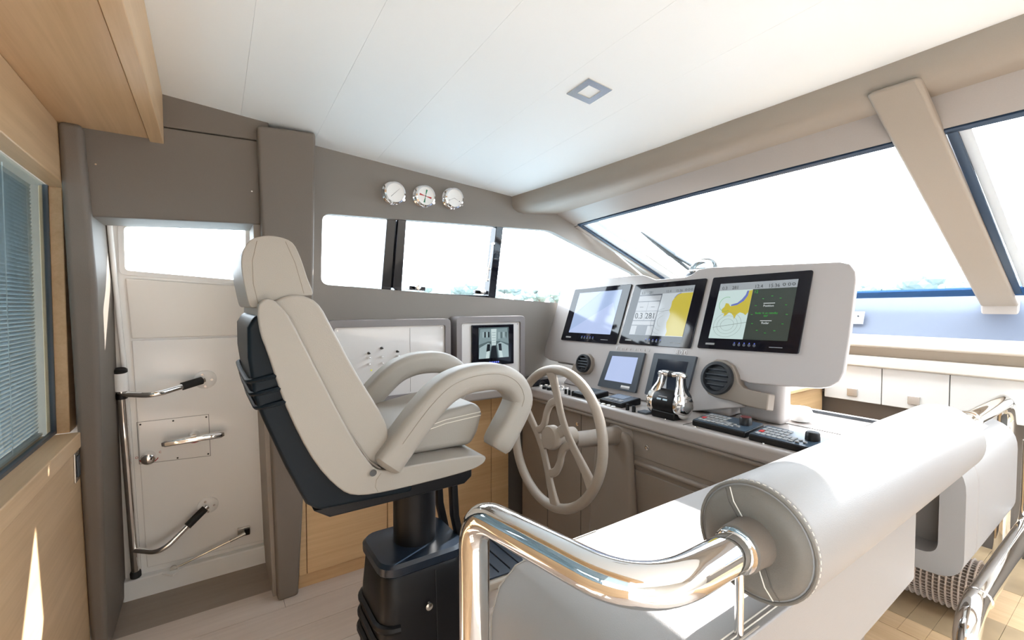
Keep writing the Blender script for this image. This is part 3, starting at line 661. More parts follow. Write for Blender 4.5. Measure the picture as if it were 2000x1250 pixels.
# round air vents on moulded arms
def vent(cx, cy, rx, side, label):
    c = pp(cx, cy); r = rx
    t = thing('air_vent', c, label, 'air vent', 'round air vents on the instrument panel')
    u = Vector((0, -1, 0)); v_ = pn.cross(u); v_ = v_ if v_.z > 0 else -v_
    if side > 0: arm_ = [(-1.12, 0), (-.95, -.62), (-.5, -1.03), (0, -1.15), (.9, -1.2), (1.9, -1.32), (3.0, -1.35), (3.0, -.42), (2.2, -.40), (1.55, -.34), (1.25, -.1), (1.12, .35), (.8, .85), (.3, 1.12), (-.3, 1.12), (-.85, .8)]
    else: arm_ = [(1.15, 0), (1.0, -.6), (.6, -1.05), (0, -1.2), (-1.2, -1.2), (-2.0, -1.15), (-1.75, -.2), (-1.2, -.12), (-.9, .6), (-.4, 1.1), (.3, 1.12), (.9, .7)]
    prism('arm', [c + (u * a + v_ * b) * r + pn * .022 for a, b in arm_], pback * .05, cons_m, t, .006, 3, 50)
    lathe('ring', [(r * .98, .02), (r * 1.0, .032), (r * .96, .04), (r * .80, .041), (r * .74, .034), (r * .72, .024)], c, pn, mat('charcoal_vent', (.012, .014, .018), .45), t, 32)
    lathe('throat', [(r * .74, .022), (r * .74, .0235)], c, pn, rubber, t, 28)
    for k in range(4):
        b = (-.45 + .3 * k); h_ = math.sqrt(max(.0, .70 ** 2 - b * b))
        obox('louvre', c + v_ * b * r + pn * .030, u * h_ * r, (v_ * .35 + pn * .8).normalized() * .009, v_.cross(u).normalized() * 0 + (v_ * .8 - pn * .35).normalized() * .0012, charc, t)
vent(1147, 711, .050, -1, 'small round black air vent below the left display')
vent(1408, 740, .067, 1, 'round black air vent below the right display on a taupe arm')

def quad(A, B, C_, D): # corners: top-left, top-right, bottom-right, bottom-left (pixels on the panel plane)
    A, B, C_, D = [pp(*q) for q in (A, B, C_, D)]
    def f(s, t, d=0.): return A * (1 - s) * (1 - t) + B * s * (1 - t) + C_ * s * t + D * (1 - s) * t + pn * d
    return f
def patch(name, f, poly, d, m, parent, th=.0004):
    return prism(name, [f(s, t, d) for s, t in poly], pn * th, m, parent)
def emi(name, c, s=1.0):
    if name in MATS: return MATS[name]
    return mat(name, tuple(x * .06 for x in c), .10, emit=c, es=s * .34, spec=.35)
scr_grey = emi('screen_grey', (.42, .46, .49), .8); scr_tile = emi('screen_tile', (.52, .55, .58), .8); scr_mid = emi('screen_mid_grey', (.17, .19, .22), .8)
scr_chart = emi('screen_chart_white', (.60, .66, .70), .9); scr_mint = emi('screen_chart_mint', (.60, .74, .72), .95); scr_yel = emi('screen_land_yellow', (.62, .52, .07), .9)
scr_dark = emi('screen_dark_grey', (.055, .07, .06), .9); scr_blue = emi('screen_pale_blue', (.42, .54, .80), .95); scr_sky = emi('screen_blue_white', (.50, .60, .88), 1.0)
scr_pur = emi('screen_shoal_blue', (.16, .2, .55), .9); scr_line = emi('screen_line', (.25, .28, .28), .6); scr_txtw = emi('screen_text_white', (.7, .75, .75), .9); scr_txtg = emi('screen_text_green', (.05, .45, .06), .9)
scr_ink = mat('screen_ink', (.015, .018, .02), .4); scr_deep = emi('screen_deep_blue', (.05, .11, .25), .9)
def display(A, B, C_, D, label, ins=(.125, .085, .155)):
    f = quad(A, B, C_, D); t = thing('display', f(.5, 1.0), label, 'display', 'displays set in the instrument panel')
    pr_ = rpoly([f(0, 0), f(0, 1), f(1, 1), f(1, 0)], .008, 3)
    bz_ = prism('bezel', pr_, pn * .008, blackg, t, .0025, 2)
    l, tp, bt = ins
    def g(s, u, d=0.): return f(l + (1 - 2 * l) * s, tp + (1 - tp - bt) * u, .0082 + d)
    for k in range(5):
        c = f(.40 + .05 * k, .93, .008); lathe('button', [(.0055, 0), (.0055, .0012)], c, pn, charc, bz_, 10)
        c2 = f(.40 + .05 * k, .905, .008); lathe('button_light', [(.0025, 0), (.0025, .0011)], c2, pn, emi('button_blue', (.15, .2, .8), 1.), t, 8)
    prism('badge', [f(.09, .92, .008), f(.09, .945, .008), f(.19, .945, .008), f(.19, .92, .008)], pn * .0006, greym, bz_)
    prism('badge', [f(.74, .935, .008), f(.74, .943, .008), f(.86, .943, .008), f(.86, .935, .008)], pn * .0006, greym, bz_)
    return t, f, g
SQ = [(0, 0), (0, 1), (1, 1), (1, 0)]
def rect(a, b, c, d): return [(a, b), (a, d), (c, d), (c, b)]
def txt(t, g, s, a, b, h, m, al='CENTER'):
    o = g(a, b, .0013); text('readout', s, o, g(a + .1, b) - g(a, b), g(a, b - .1) - g(a, b), h, m, t, .0001, al)
# left display: screen reflections painted as pale glowing patches
t, f, g = display((1125, 566), (1236, 555), (1204, 673), (1097, 664), 'left display with pale blue reflections painted on its screen')
patch('screen', g, SQ, 0, scr_blue, t)
patch('chart_or_reflection', g, [(0, .95), (.88, .28), (1, .55), (1, 1), (0, 1)], .0005, scr_sky, t)
patch('chart_or_reflection', g, [(0, 0), (0, .55), (.55, 0)], .0005, scr_sky, t)
# middle display
t, f, g = display((1243, 557), (1383, 544), (1350, 681), (1210, 671), 'middle display with grey readouts beside a yellow coast chart')
patch('screen', g, SQ, 0, scr_mid, t)
patch('status_bar', g, rect(0, 0, 1, .13), .0004, scr_grey, t)
for s_, x in (('0.3', .07), ('281', .23), ('12.4', .56), ('15:36', .75)): txt(t, g, s_, x, .115, .017, scr_ink)
for x in (.87, .92, .97): txt(t, g, 'o', x, .105, .022, scr_ink)
patch('readout_bar', g, rect(.005, .16, .44, .27), .0004, scr_tile, t)
for i in range(2):
    for j in range(2):
        patch('readout_tile', g, rect(.005 + .22 * i, .29 + .2 * j, .22 + .22 * i, .48 + .2 * j), .0004, scr_tile, t)
txt(t, g, '---', .11, .42, .022, scr_ink); txt(t, g, '---', .335, .42, .022, scr_ink)
txt(t, g, '0.3', .11, .645, .040, scr_ink); txt(t, g, '281', .335, .645, .040, scr_ink)
patch('readout_bar', g, rect(.005, .70, .44, .78), .0004, scr_tile, t)
patch('readout_tile', g, rect(.005, .80, .12, .99), .0004, scr_tile, t); patch('readout_tile', g, rect(.33, .80, .44, .99), .0004, scr_tile, t)
patch('chart_or_reflection', g, rect(.455, .13, 1, 1), .0004, scr_chart, t)
patch('land', g, [(.80, .145), (.74, .17), (.70, .23), (.67, .30), (.675, .40), (.66, .48), (.69, .55), (.685, .64), (.665, .72), (.68, .82), (.71, .90), (.70, .99), (1, .99), (1, .14)], .0008, scr_yel, t)
patch('shoal_line', g, [(.80, .145), (.74, .17), (.70, .23), (.69, .23), (.73, .165), (.79, .135)], .0008, scr_pur, t)
patch('route_line', g, [(.46, .50), (.46, .506), (.69, .476), (.69, .47)], .0008, scr_line, t)
for rr in (.09, .15, .21):
    pts_ = [g(.58 + rr * math.cos(a), .70 + rr * 1.25 * math.sin(a), .001) for a in [math.radians(95 + 170 * k / 14) for k in range(15)]]
    tube('range_ring', [p for p in pts_], .0004, scr_line, t, 5)
# right display
t, f, g = display((1395, 543), (1590, 528), (1561, 692), (1363, 680), 'right display with a headland chart beside a dark radar page', (.11, .10, .145))
patch('screen', g, SQ, 0, scr_dark, t)
patch('status_bar', g, rect(0, 0, 1, .13), .0004, scr_grey, t)
for s_, x in (('0.3', .08), ('281', .23), ('12.4', .54), ('15:36', .73)): txt(t, g, s_, x, .112, .019, scr_ink)
for x in (.85, .91, .96): txt(t, g, 'o', x, .10, .024, scr_ink)
patch('chart_or_reflection', g, rect(0, .13, .47, 1), .0004, scr_mint, t)
patch('land', g, [(.47, .14), (.425, .15), (.42, .24), (.38, .33), (.30, .40), (.21, .42), (.18, .37), (.14, .36), (.13, .43), (.10, .47), (.11, .53), (.15, .55), (.145, .60), (.18, .58), (.21, .53), (.25, .55), (.285, .60), (.30, .65), (.32, .57), (.36, .53), (.41, .55), (.44, .58), (.47, .53)], .0008, scr_yel, t)
patch('shoal_line', g, [(.425, .15), (.42, .24), (.38, .33), (.30, .40), (.22, .415), (.22, .39), (.30, .36), (.35, .30), (.39, .22), (.40, .15)], .0007, scr_pur, t)
patch('route_line', g, [(.03, .80), (.03, .806), (.47, .706), (.47, .70)], .0009, scr_line, t)
for rr in (.09, .14, .19):
    tube('range_ring', [g(.22 + rr * math.cos(a), .75 + rr * 1.15 * math.sin(a), .001) for a in [math.radians(360 * k / 30) for k in range(31)]], .0004, scr_line, t, 5)
tube('range_ring', [g(.15 + .10 * math.cos(a), .38 + .13 * math.sin(a), .001) for a in [math.radians(60 + 230 * k / 20) for k in range(21)]], .0007, scr_txtg, t, 5)
patch('underline', g, rect(.64, .375, .78, .385), .0005, scr_txtw, t); patch('underline', g, rect(.64, .67, .78, .68), .0005, scr_txtw, t)
txt(t, g, 'Position', .71, .44, .012, scr_txtw); txt(t, g, 'Radar', .71, .73, .012, scr_txtw)
txt(t, g, 'Radar is on standby', .70, .56, .0105, scr_txtg); txt(t, g, '007', .70, .61, .010, scr_txtg)
txt(t, g, '12', .52, .20, .016, scr_txtg)
for a in range(12):
    th_ = math.radians(a * 30); q0 = (.73 + .21 * math.cos(th_), .57 + .31 * math.sin(th_))
    patch('bearing_tick', g, rect(q0[0] - .012, q0[1] - .004, q0[0] + .012, q0[1] + .004), .0005, scr_txtg, t)
# two small square displays on the lower part
for k, (A, B, C_, D, lab) in enumerate((((1194, 686), (1263, 690), (1244, 768), (1170, 754), 'small square display with a lit pale blue screen'), ((1281, 690), (1364, 697), (1340, 790), (1262, 770), 'small square display with a dark screen behind the throttle'))):
    f = quad(A, B, C_, D); t = thing('display', f(.5, 1), lab, 'display', 'displays set in the instrument panel')
    prism('bezel', rpoly([f(0, 0), f(0, 1), f(1, 1), f(1, 0)], .006, 3), pn * .014, charc, t, .003, 2)
    patch('screen', f, rect(.14, .13, .86, .80), .0142, scr_sky if k == 0 else emi('screen_off', (.02, .03, .05), .6), t)
    patch('badge', f, rect(.62, .87, .84, .92), .0142, silver_l, t)
    if k == 0: patch('badge', f, rect(.62, .935, .84, .945), .0142, silver_l, t)
# gimballed compass behind the top edge
cp = pp(1350, 541) + pback * .09 + Vector((0, 0, .034))
ct = thing('compass', cp, 'domed chrome compass behind the top edge of the panel', 'compass')
lathe('base', [(.075, -.04), (.075, -.005), (.068, .008), (.060, .012)], cp, (0, 0, 1), charc, ct, 28)
lathe('ring', [(.068, .006), (.070, .014), (.062, .020), (.056, .018)], cp, (0, 0, 1), chrome, ct, 28)
lathe('card', [(.001, .02), (.05, .02), (.05, .026), (.001, .03)], cp, (0, 0, 1), blackg, ct, 24)
lathe('dome', [(.058, .016), (.055, .034), (.045, .052), (.028, .063), (.001, .067)], cp, (0, 0, 1), glassmat('dome_glass', (.8, .9, .95), .3), ct, 28)
sweep('hood', [cp + Vector((.02 * math.sin(a) - .0, .062 * math.cos(a), .014 + .050 * math.sin(a))) for a in [math.pi * k / 16 for k in range(17)]], rrect(.003, .012, .002, 2), chrome, ct, up=(1, 0, 0))

# =================================================================== CONTROLS ON THE WORKTOP
def pad(name, x0, x1, y0, y1, h, label, cat, screen=False):
    t = thing(name, ((x0 + x1) / 2, (y0 + y1) / 2, CZ), label, cat)
    v = [(x0, y0, CZ), (x1, y0, CZ), (x1, y1, CZ), (x0, y1, CZ)]
    tp = [(x0, y0, CZ + h), (x1, y0, CZ + h * 1.5), (x1, y1, CZ + h * 1.5), (x0, y1, CZ + h)]
    mk('case', v + tp, [(0, 3, 2, 1), (4, 5, 6, 7), (0, 1, 5, 4), (1, 2, 6, 5), (2, 3, 7, 6), (3, 0, 4, 7)], black, t, .004, 2)
    def P(s, u, d=0.): # s along -y (left to right), u from front to back
        return Vector((x0 + (x1 - x0) * u, y1 + (y0 - y1) * s, CZ + h + h * .5 * u + d))
    return t, P
def plate(name, P, a, b, c, d, z, m, t, th=.001):
    return prism(name, [P(a, b, z), P(c, b, z), P(c, d, z), P(a, d, z)], (0, 0, th), m, t)
for (y0, y1, lab) in ((1.53, 1.665, 'small black control box with a screen, nearest the steering wheel'), (1.335, 1.47, 'small black control box with a screen, left of the throttle')):
    t, P = pad('autopilot_control', 1.475, 1.60, y0, y1, .020, lab, 'control box')
    plate('face', P, .04, .05, .96, .95, .0003, charc, t); plate('screen', P, .12, .42, .70, .9, .0015, emi('lcd_blue_grey', (.10, .15, .2), .6), t)
    for k in range(4): plate('button', P, .10 + .2 * k, .12, .25 + .2 * k, .28, .0015, greym, t, .002)
KD = mat('blue_black_keypad', (.035, .055, .08), .3)
for (y0, y1, x0, lab) in ((.80, 1.0, 1.485, 'black keypad with a dark red topped knob, nearer the throttle'), (.585, .785, 1.478, 'black keypad with a round knob, nearest the leather bolster')):
    t, P = pad('chart_keypad', x0, x0 + .125, y0, y1, .020, lab, 'keypad')
    plate('face', P, .01, .03, .99, .97, .0004, KD, t)
    for i in range(7):
        for j in range(4):
            if i < 5 or j < 2:
                plate('key', P, .06 + .085 * i, .14 + .19 * j, .125 + .085 * i, .27 + .19 * j, .0015, redm if (i == 0 and j == 1) else greym, t, .002)
    c = P(.80, .62); kn_ = lathe('knob', [(.021, 0), (.020, .022), (.017, .026), (.001, .027)], c, (0, 0, 1), black, t, 20)
    if y0 > .79: lathe('knob_cap', [(.018, .0265), (.018, .028)], c, (0, 0, 1), mat('dark_red_cap', (.10, .012, .016), .4), kn_, 20)
    for a in range(4):
        o = c + Vector((-.045 + .012 * math.sin(a * math.pi / 2), .02 + .018 * math.cos(a * math.pi / 2), -.002)); lathe('cursor_key', [(.006, 0), (.006, .004)], o, (0, 0, 1), greym, t, 10)
# throttle
th0 = Vector((1.52, 1.125, CZ))
tq = thing('throttle', th0, 'chrome twin lever throttle on a black housing', 'throttle')
box('base', th0.x - .045, th0.x + .045, th0.y - .055, th0.y + .055, CZ, CZ + .03, black, tq, .006, 3)
lathe('housing', [(.05, -.048), (.052, -.04), (.052, .04), (.05, .048)], th0 + Vector((0, 0, .058)), (0, 1, 0), black, tq, 32)
for k in (-1, 1):
    hub = th0 + Vector((0, k * .064, .058))
    lh_ = lathe('lever_hub', [(.048, -.016), (.053, -.010), (.053, .008), (.040, .018), (.030, .020)], hub, (0, k, 0), chrome, tq, 32)
    lathe('hub_badge', [(.026, .0195), (.026, .0215)], hub, (0, k, 0), steel, lh_, 24)
    sweep('lever', [hub + Vector((0, -k * .004, .01)), hub + Vector((.004, -k * .010, .045)), hub + Vector((.010, -k * .018, .075)), hub + Vector((.014, -k * .022, .108))], rrect(.018, .012, .008, 4), chrome, tq, up=(1, 0, 0), scale=[2.4, 1.7, 1.15, 1.0])
    top_ = th0 + Vector((.014, 0, .170))
    sweep('grip', [top_ + Vector((0, k * y_, z_)) for y_, z_ in ((.010, 0), (.025, .001), (.042, .001), (.056, -.001), (.064, -.004))], rrect(.0125, .018, .011, 5), chrome, tq, up=(0, 0, 1), scale=[.9, 1, 1, .85, .4])
lathe('grip_joint', [(.013, -.013), (.013, .013)], th0 + Vector((.014, 0, .170)), (0, 1, 0), rubber, tq, 16)
for k in (-1, 1): obox('button', th0 + Vector((-.047, k * .014, .075)), (.002, 0, -.004), (0, .010, 0), (-.0025, 0, -.0015), mat('pale_blue_key', (.45, .58, .66), .3), tq, .001)
obox('badge', th0 + Vector((-.0435, 0, .087)), (.001, 0, -.002), (0, .02, 0), (-.0012, 0, -.0006), greym, tq)
# small switches on the worktop
def knobs(name, pos, r, h, m, lab, cat, grp):
    ordn = {2: ['left', 'right'], 3: ['left', 'middle', 'right'], 4: ['leftmost', 'second', 'third', 'rightmost']}.get(len(pos))
    if ordn and pos[0][1] < pos[-1][1]: ordn = ordn[::-1]
    for i_, p in enumerate(pos):
        o = lathe(name, [(r, 0), (r, h * .6), (r * .8, h), (.001, h * 1.05)], (p[0], p[1], CZ), (0, 0, 1), m, None, 12); tag(o, (ordn[i_] + ' ' + lab) if ordn else lab, cat, grp)
knobs('toggle_knob', [(1.472, 1.30), (1.468, 1.262)], .008, .026, black, 'short black toggle knob left of the throttle', 'knob', 'toggle knobs by the throttle')
knobs('toggle_knob', [(1.485, 1.715), (1.482, 1.685), (1.479, 1.655)], .007, .024, black, 'short black toggle knob behind the steering wheel rim', 'knob', 'toggle knobs by the wheel')
knobs('push_button', [(1.47, 1.47), (1.47, 1.44), (1.468, 1.405), (1.466, 1.375)], .010, .004, white_f, 'flat white push button along the front of the worktop', 'button', 'white push buttons')
knobs('push_button', [(1.50 + .035 * i, 1.80 + .035 * j, 0) for i in range(3) for j in range(5)], .0125, .012, chrome, 'round chrome push button at the port end of the worktop', 'button', 'chrome push buttons')
knobs('push_button', [(1.478, 1.80 + .04 * j, 0) for j in range(3)], .013, .014, black, 'round black push button at the port end of the worktop', 'button', 'black push buttons')
o = box('key_tray', 1.47, 1.515, 1.20, 1.245, CZ, CZ + .008, charc, None, .002); tag(o, 'flat charcoal key tray beside the throttle base', 'tray')
o = lathe('joystick', [(.013, 0), (.011, .012), (.008, .02), (.009, .05), (.009, .07), (.001, .073)], (1.60, 1.235, CZ), (0, 0, 1), steel, None, 16); tag(o, 'small grey joystick behind the throttle lever', 'joystick')

# =================================================================== SIDEBOARD, SWITCH BOX, CAMERA MONITOR
sb = thing('oak_cabinet', (.9, 2.2, 0), 'low oak cabinet along the port wall under the switch boxes', 'cabinet')
box('body', .312, 1.45, 2.205, 2.238, .07, .80, oakx, sb)
box('toe_kick', .312, 1.45, 2.215, 2.238, -.002, .07, oakx, sb)
for a, b in ((.314, .345), (.348, .72), (.723, 1.09), (1.093, 1.33), (1.333, 1.45)):
    box('door', a, b, 2.188, 2.206, .072, .80, oakx, sb, .002)
o = prism('side_worktop', [(.36, 2.02, .80), (.36, 2.02, .852), (.36, 2.19, .852), (.36, 2.19, .80)], (1.08, 0, 0), counter_m, None, .012, 3); tag(o, 'greige shelf over the oak cabinet behind the chair', 'shelf')
def wallbox(name, x0, x1, z0, z1, label, cat):
    t = thing(name, ((x0 + x1) / 2, 2.1, z0), label, cat); yf_ = 2.055
    fr_o = rpoly([(x0, yf_, z0), (x0, yf_, z1), (x1, yf_, z1), (x1, yf_, z0)], .025, 5)
    fr_i = rpoly([(x0 + .03, yf_, z0 + .02), (x0 + .03, yf_, z1 - .032), (x1 - .03, yf_, z1 - .032), (x1 - .03, yf_, z0 + .02)], .012, 5)
    holed('frame', fr_o, [fr_i], (0, .10, 0), greybox, t, .008)
    box('face_plate', x0 + .03, x1 - .03, yf_ + .012, yf_ + .022, z0 + .02, z1 - .032, mat('white_gloss_plate', (.66, .64, .63), .06, coat=.5), t)
    for sx in (x0 + .045, x1 - .045):
        for sz in (z0 + .035, z1 - .045): lathe('screw', [(.003, 0), (.003, .002)], (sx, yf_ + .0125, sz), (0, -1, 0), steel, t, 8)
    return t, yf_
t, yf_ = wallbox('switch_box', .42, 1.012, .853, 1.232, 'grey framed box with a white switch plate behind the chair', 'switch box')
bar('plate_seam', (.80, yf_ + .0115, .88), (.80, yf_ + .0115, 1.19), .0008, greym, t, 6)
for i, x in enumerate((.60, .66, .735)):
    for j, z in enumerate((1.10 - .02 * (i != 1), 1.06, 1.03)):
        lathe('switch', [(.006, 0), (.005, .008), (.003, .022), (.001, .023)], (x, yf_ + .012, z), (0, -1, 0), chrome if j else darkm, t, 10)
    lathe('indicator', [(.004, 0), (.004, .002)], (x + .012, yf_ + .012, 1.0), (0, -1, 0), emi('indicator_yellow', (.7, .7, .1), 1.), t, 8)
t, yf_ = wallbox('monitor_box', 1.045, 1.475, .853, 1.240, 'grey framed white box holding the camera monitor', 'monitor box')
cm = thing('camera_monitor', (1.26, 2.06, .98), 'small black monitor showing a grey engine room view', 'monitor')
box('bezel', 1.135, 1.40, yf_ + .002, yf_ + .013, .975, 1.195, blackg, cm, .003)
def C2(a, b, d=0.): return (1.175 + .19 * a, yf_ + .0018 - d, 1.015 + .165 * b)
def cpatch(name, poly, d, m): return prism(name, [C2(a, b, d) for a, b in poly], (0, -.0003, 0), m, cm)
ci = [emi('camera_view_%d' % k, c, .9) for k, c in enumerate(((.12, .17, .18), (.40, .52, .54), (.65, .78, .78), (.015, .02, .025), (.25, .34, .36)))]
cpatch('picture', [(0, 0), (0, 1), (1, 1), (1, 0)], 0, ci[0])
cpatch('picture_wall', [(0, .45), (.05, .95), (.95, .97), (1, .45), (.7, .55), (.3, .55)], .0005, ci[4])
cpatch('picture_ladder', [(.42, .35), (.40, .95), (.58, .95), (.56, .35)], .001, ci[2])
cpatch('picture_aisle', [(.36, 0), (.43, .42), (.56, .42), (.62, 0)], .0012, ci[3])
cpatch('picture_engine', [(0, 0), (.02, .35), (.30, .50), (.40, .45), (.34, 0)], .001, ci[1]); cpatch('picture_engine', [(.66, 0), (.60, .45), (.72, .52), (.98, .38), (1, 0)], .001, ci[1])
cpatch('picture_pipe', [(.22, .0), (.28, .40), (.36, .42), (.33, 0)], .0014, ci[2]); cpatch('picture_pipe', [(.70, 0), (.64, .42), (.72, .42), (.80, 0)], .0014, ci[2])
cpatch('picture_dark', [(.24, .22), (.27, .46), (.37, .46), (.36, .24)], .0017, ci[3]); cpatch('picture_dark', [(.66, .24), (.64, .46), (.74, .46), (.76, .22)], .0017, ci[3])
for k in range(4): cpatch('picture_panel', [(.12 + .06 * k, .68), (.12 + .06 * k, .86), (.165 + .06 * k, .86), (.165 + .06 * k, .68)], .001, ci[3 if k % 2 else 1])
for k in range(4): cpatch('picture_panel', [(.64 + .08 * k, .62 + .03 * k), (.64 + .08 * k, .84), (.69 + .08 * k, .84), (.69 + .08 * k, .62)], .001, ci[0 if k % 2 else 1])
for k in range(6): cpatch('picture_rung', [(.43, .40 + .085 * k), (.43, .415 + .085 * k), (.55, .415 + .085 * k), (.55, .40 + .085 * k)], .0014, ci[4])
for k in range(5): lathe('button', [(.005, 0), (.005, .002)], (1.245 + .013 * k, yf_ + .002, .992), (0, -1, 0), emi('button_blue', (.15, .2, .8), 1.), cm, 8)
box('badge', 1.165, 1.20, yf_ + .0012, yf_ + .002, .988, .995, greym, cm)
o = box('black_tray', 1.46, 1.60, 1.96, 2.10, CZ, CZ + .035, blackg, None, .004); tag(o, 'flat glossy black box at the corner of the console', 'box')
# gauges
def gauge(X, z, label):
    c = Vector(W(X, z)); n = Vector((0, -1, -.12)).normalized(); t = thing('gauge', c, label, 'gauge', 'round chrome gauges above the window')
    gb_ = lathe('bezel', [(.053, 0), (.053, .008), (.047, .014), (.047, .030), (.050, .034), (.050, .042), (.043, .046), (.0415, .040), (.0415, .030)], c, n, chrome, t, 36)
    lathe('dial', [(.0415, .036), (.0415, .0385)], c, n, dial, t, 32)
    for s_ in (-.6, 2.6): 
        lathe('hinge_lug', [(.007, .026), (.007, .044)], c + Vector((math.cos(s_) * .049, 0, math.sin(s_) * .049)), n, chrome, gb_, 12)
    return t, c + n * .0388, n
def needle(t, c, n, a, l0, l1, w0, w1, m):
    d = Vector((math.cos(a), 0, math.sin(a))); d = (d - n * d.dot(n)).normalized(); s = n.cross(d)
    prism('needle', [c + d * l0 + s * w0, c + d * l1 + s * w1, c + d * l1 - s * w1, c + d * l0 - s * w0], n * .0008, m, t)
t, c, n = gauge(.723, 1.826, 'left chrome gauge with one thin diagonal needle')
needle(t, c, n, math.radians(45), -.026, .03, .0012, .0004, greym)
t, c, n = gauge(.874, 1.831, 'middle chrome gauge with red and green pointers')
for a, m in ((-12, redm), (168, redm), (80, greenm), (260, greenm)): needle(t, c, n, math.radians(a), .003, .031, .0008, .0042, m)
lathe('needle_pin', [(.003, 0), (.003, .002)], c, n, darkm, t, 10)
t, c, n = gauge(1.028, 1.841, 'right chrome gauge with a thin curved scale')
needle(t, c, n, math.radians(205), 0, .03, .0008, .0003, greym); needle(t, c, n, math.radians(-25), 0, .024, .0008, .0003, greym)
for a in (205, -25): lathe('scale_dot', [(.0022, 0), (.0022, .0012)], c + Vector((math.cos(math.radians(a)) * .03, 0, math.sin(math.radians(a)) * .03)), n, darkm, t, 8)
# switch plates on the forward pillar flank
for k in range(2):
    o = obox('wall_switch', (.205, 2.185 + .075 * k, .90), (.004, 0, 0), (0, .03, 0), (0, 0, .045), white_f, None, .003); tag(o, ('white switch plate on the pillar flank, %s the chair shell' % ('nearest' if k == 0 else 'further behind')), 'switch', 'switch plates by the door')

# =================================================================== COMPANION BENCH, BOLSTER, CHROME RAIL
bn = thing('companion_bench', (.95, .53, 0), 'pale leather companion bench with a rounded aft end', 'bench')
cu_ = [(.445, .60), (.428, .66), (.430, .715), (.448, .765), (.485, .793), (.54, .801), (.70, .80), (1.432, .80), (1.438, .795), (1.438, .625), (1.432, .62), (.50, .585)]
prism('seat_cushion', xz(cu_, .345), (0, .365, 0), leather_lt, bn, .010, 3)
for d in (.012, .020): tube('seat_stitch', [(a, .345 + d, z + .001) for a, z in ((.54, .801), (1.0, .80), (1.43, .80))], .0011, stitch, bn, 6)
tube('seat_piping', [(a - .001, .705, z + .001) for a, z in cu_[1:7]], .0016, leather, bn, 6)
tube('seat_piping', [(a - .001, .350, z + .001) for a, z in cu_[1:7]], .0016, leather, bn, 6)
box('base', .58, 1.38, .42, .66, 0, .60, taupe, bn, .02, 3)
BY, BZ, BR = .362, .930, .093
bo = thing('bolster', (1.27, BY, BZ - BR), 'large round leather bolster along the bench back', 'bolster')
def rxy(r, t): # slightly flattened section
    return (BY + r * math.cos(t) * 1.0, BZ + r * math.sin(t) * 1.0)
prof = [(.060, 0.0), (BR - .012, .0), (BR - .003, .004), (BR, .014), (BR + .001, .5), (BR, .985), (BR - .004, .996), (BR - .014, 1.0), (.03, 1.0)]
lathe('body', prof, (.70, BY, BZ), (1, 0, 0), leather_lt, bo, 48, 50)
lathe('end_cap', [(.024, -.003), (.045, -.006), (.065, -.010), (BR - .016, -.006), (BR - .008, .002), (BR - .012, .01)], (.70, BY, BZ), (1, 0, 0), leather_end, bo, 48, 60)
sweep('piping', [(.7025, BY + (BR - .0035) * math.cos(t), BZ + (BR - .0035) * math.sin(t)) for t in [2 * math.pi * i / 48 for i in range(48)]], circ(.0028, 8), leather_end, bo, closed=True)
for k in range(60):
    t0 = 2 * math.pi * k / 60; t1 = t0 + .06
    if k == 0: st0 = None
    tube('stitch', [(.708, BY + (BR - .0012) * math.cos(t0), BZ + (BR - .0012) * math.sin(t0)), (.708, BY + (BR - .0012) * math.cos(t1), BZ + (BR - .0012) * math.sin(t1))], .0009, stitch, bo, 4)
for ang_, dd in ((62, .004), (62, -.004), (-118, .005), (-118, -.005)):
    a = math.radians(ang_); d = Vector((0, math.cos(a), math.sin(a))); s = Vector((0, -math.sin(a), math.cos(a))) * dd
    tube('end_seam', [Vector((.6945, BY, BZ)) + d * .034 + s, Vector((.689, BY, BZ)) + d * .062 + s, Vector((.695, BY, BZ)) + d * (BR - .010) + s], .0010, stitch if dd > 0 else seam_m, bo, 5)
lathe('sleeve', [(.036, -.045), (.037, -.012), (.040, .004)], (.70, BY, BZ), (1, 0, 0), taupe, bo, 28)
lathe('sleeve', [(.036, .995), (.036, 1.02)], (.70, BY, BZ), (1, 0, 0), leather_end, bo, 28)
RT = .029
gr = thing('grab_rail', (.41, .74, 0), 'chrome tube rail bent around the bench and through the bolster', 'rail')
tube('tube', fillet([(.405, .728, .0), (.405, .728, .915), (.445, BY, BZ - .0), (.72, BY, BZ)], [0, .07, .10, 0], 12), RT, chrome, gr, 28)
tube('tube', fillet([(1.68, BY, BZ), (2.60, BY, BZ), (2.60, BY, .30)], .10, 12), RT * .95, chrome, gr, 24)
lathe('ring', [(RT + .001, 0), (RT + .005, .002), (RT + .005, .008), (RT + .001, .010)], (.648, BY, BZ), (1, 0, 0), chrome, gr, 28)
lathe('ring', [(RT + .001, 0), (RT + .004, .002), (RT + .004, .008), (RT + .001, .010)], (2.0, BY, BZ), (1, 0, 0), chrome, gr, 28)
bar('stay', (.655, BY - .005, .80), (.655, BY - .005, BZ - .02), .0065, chrome, gr, 14)

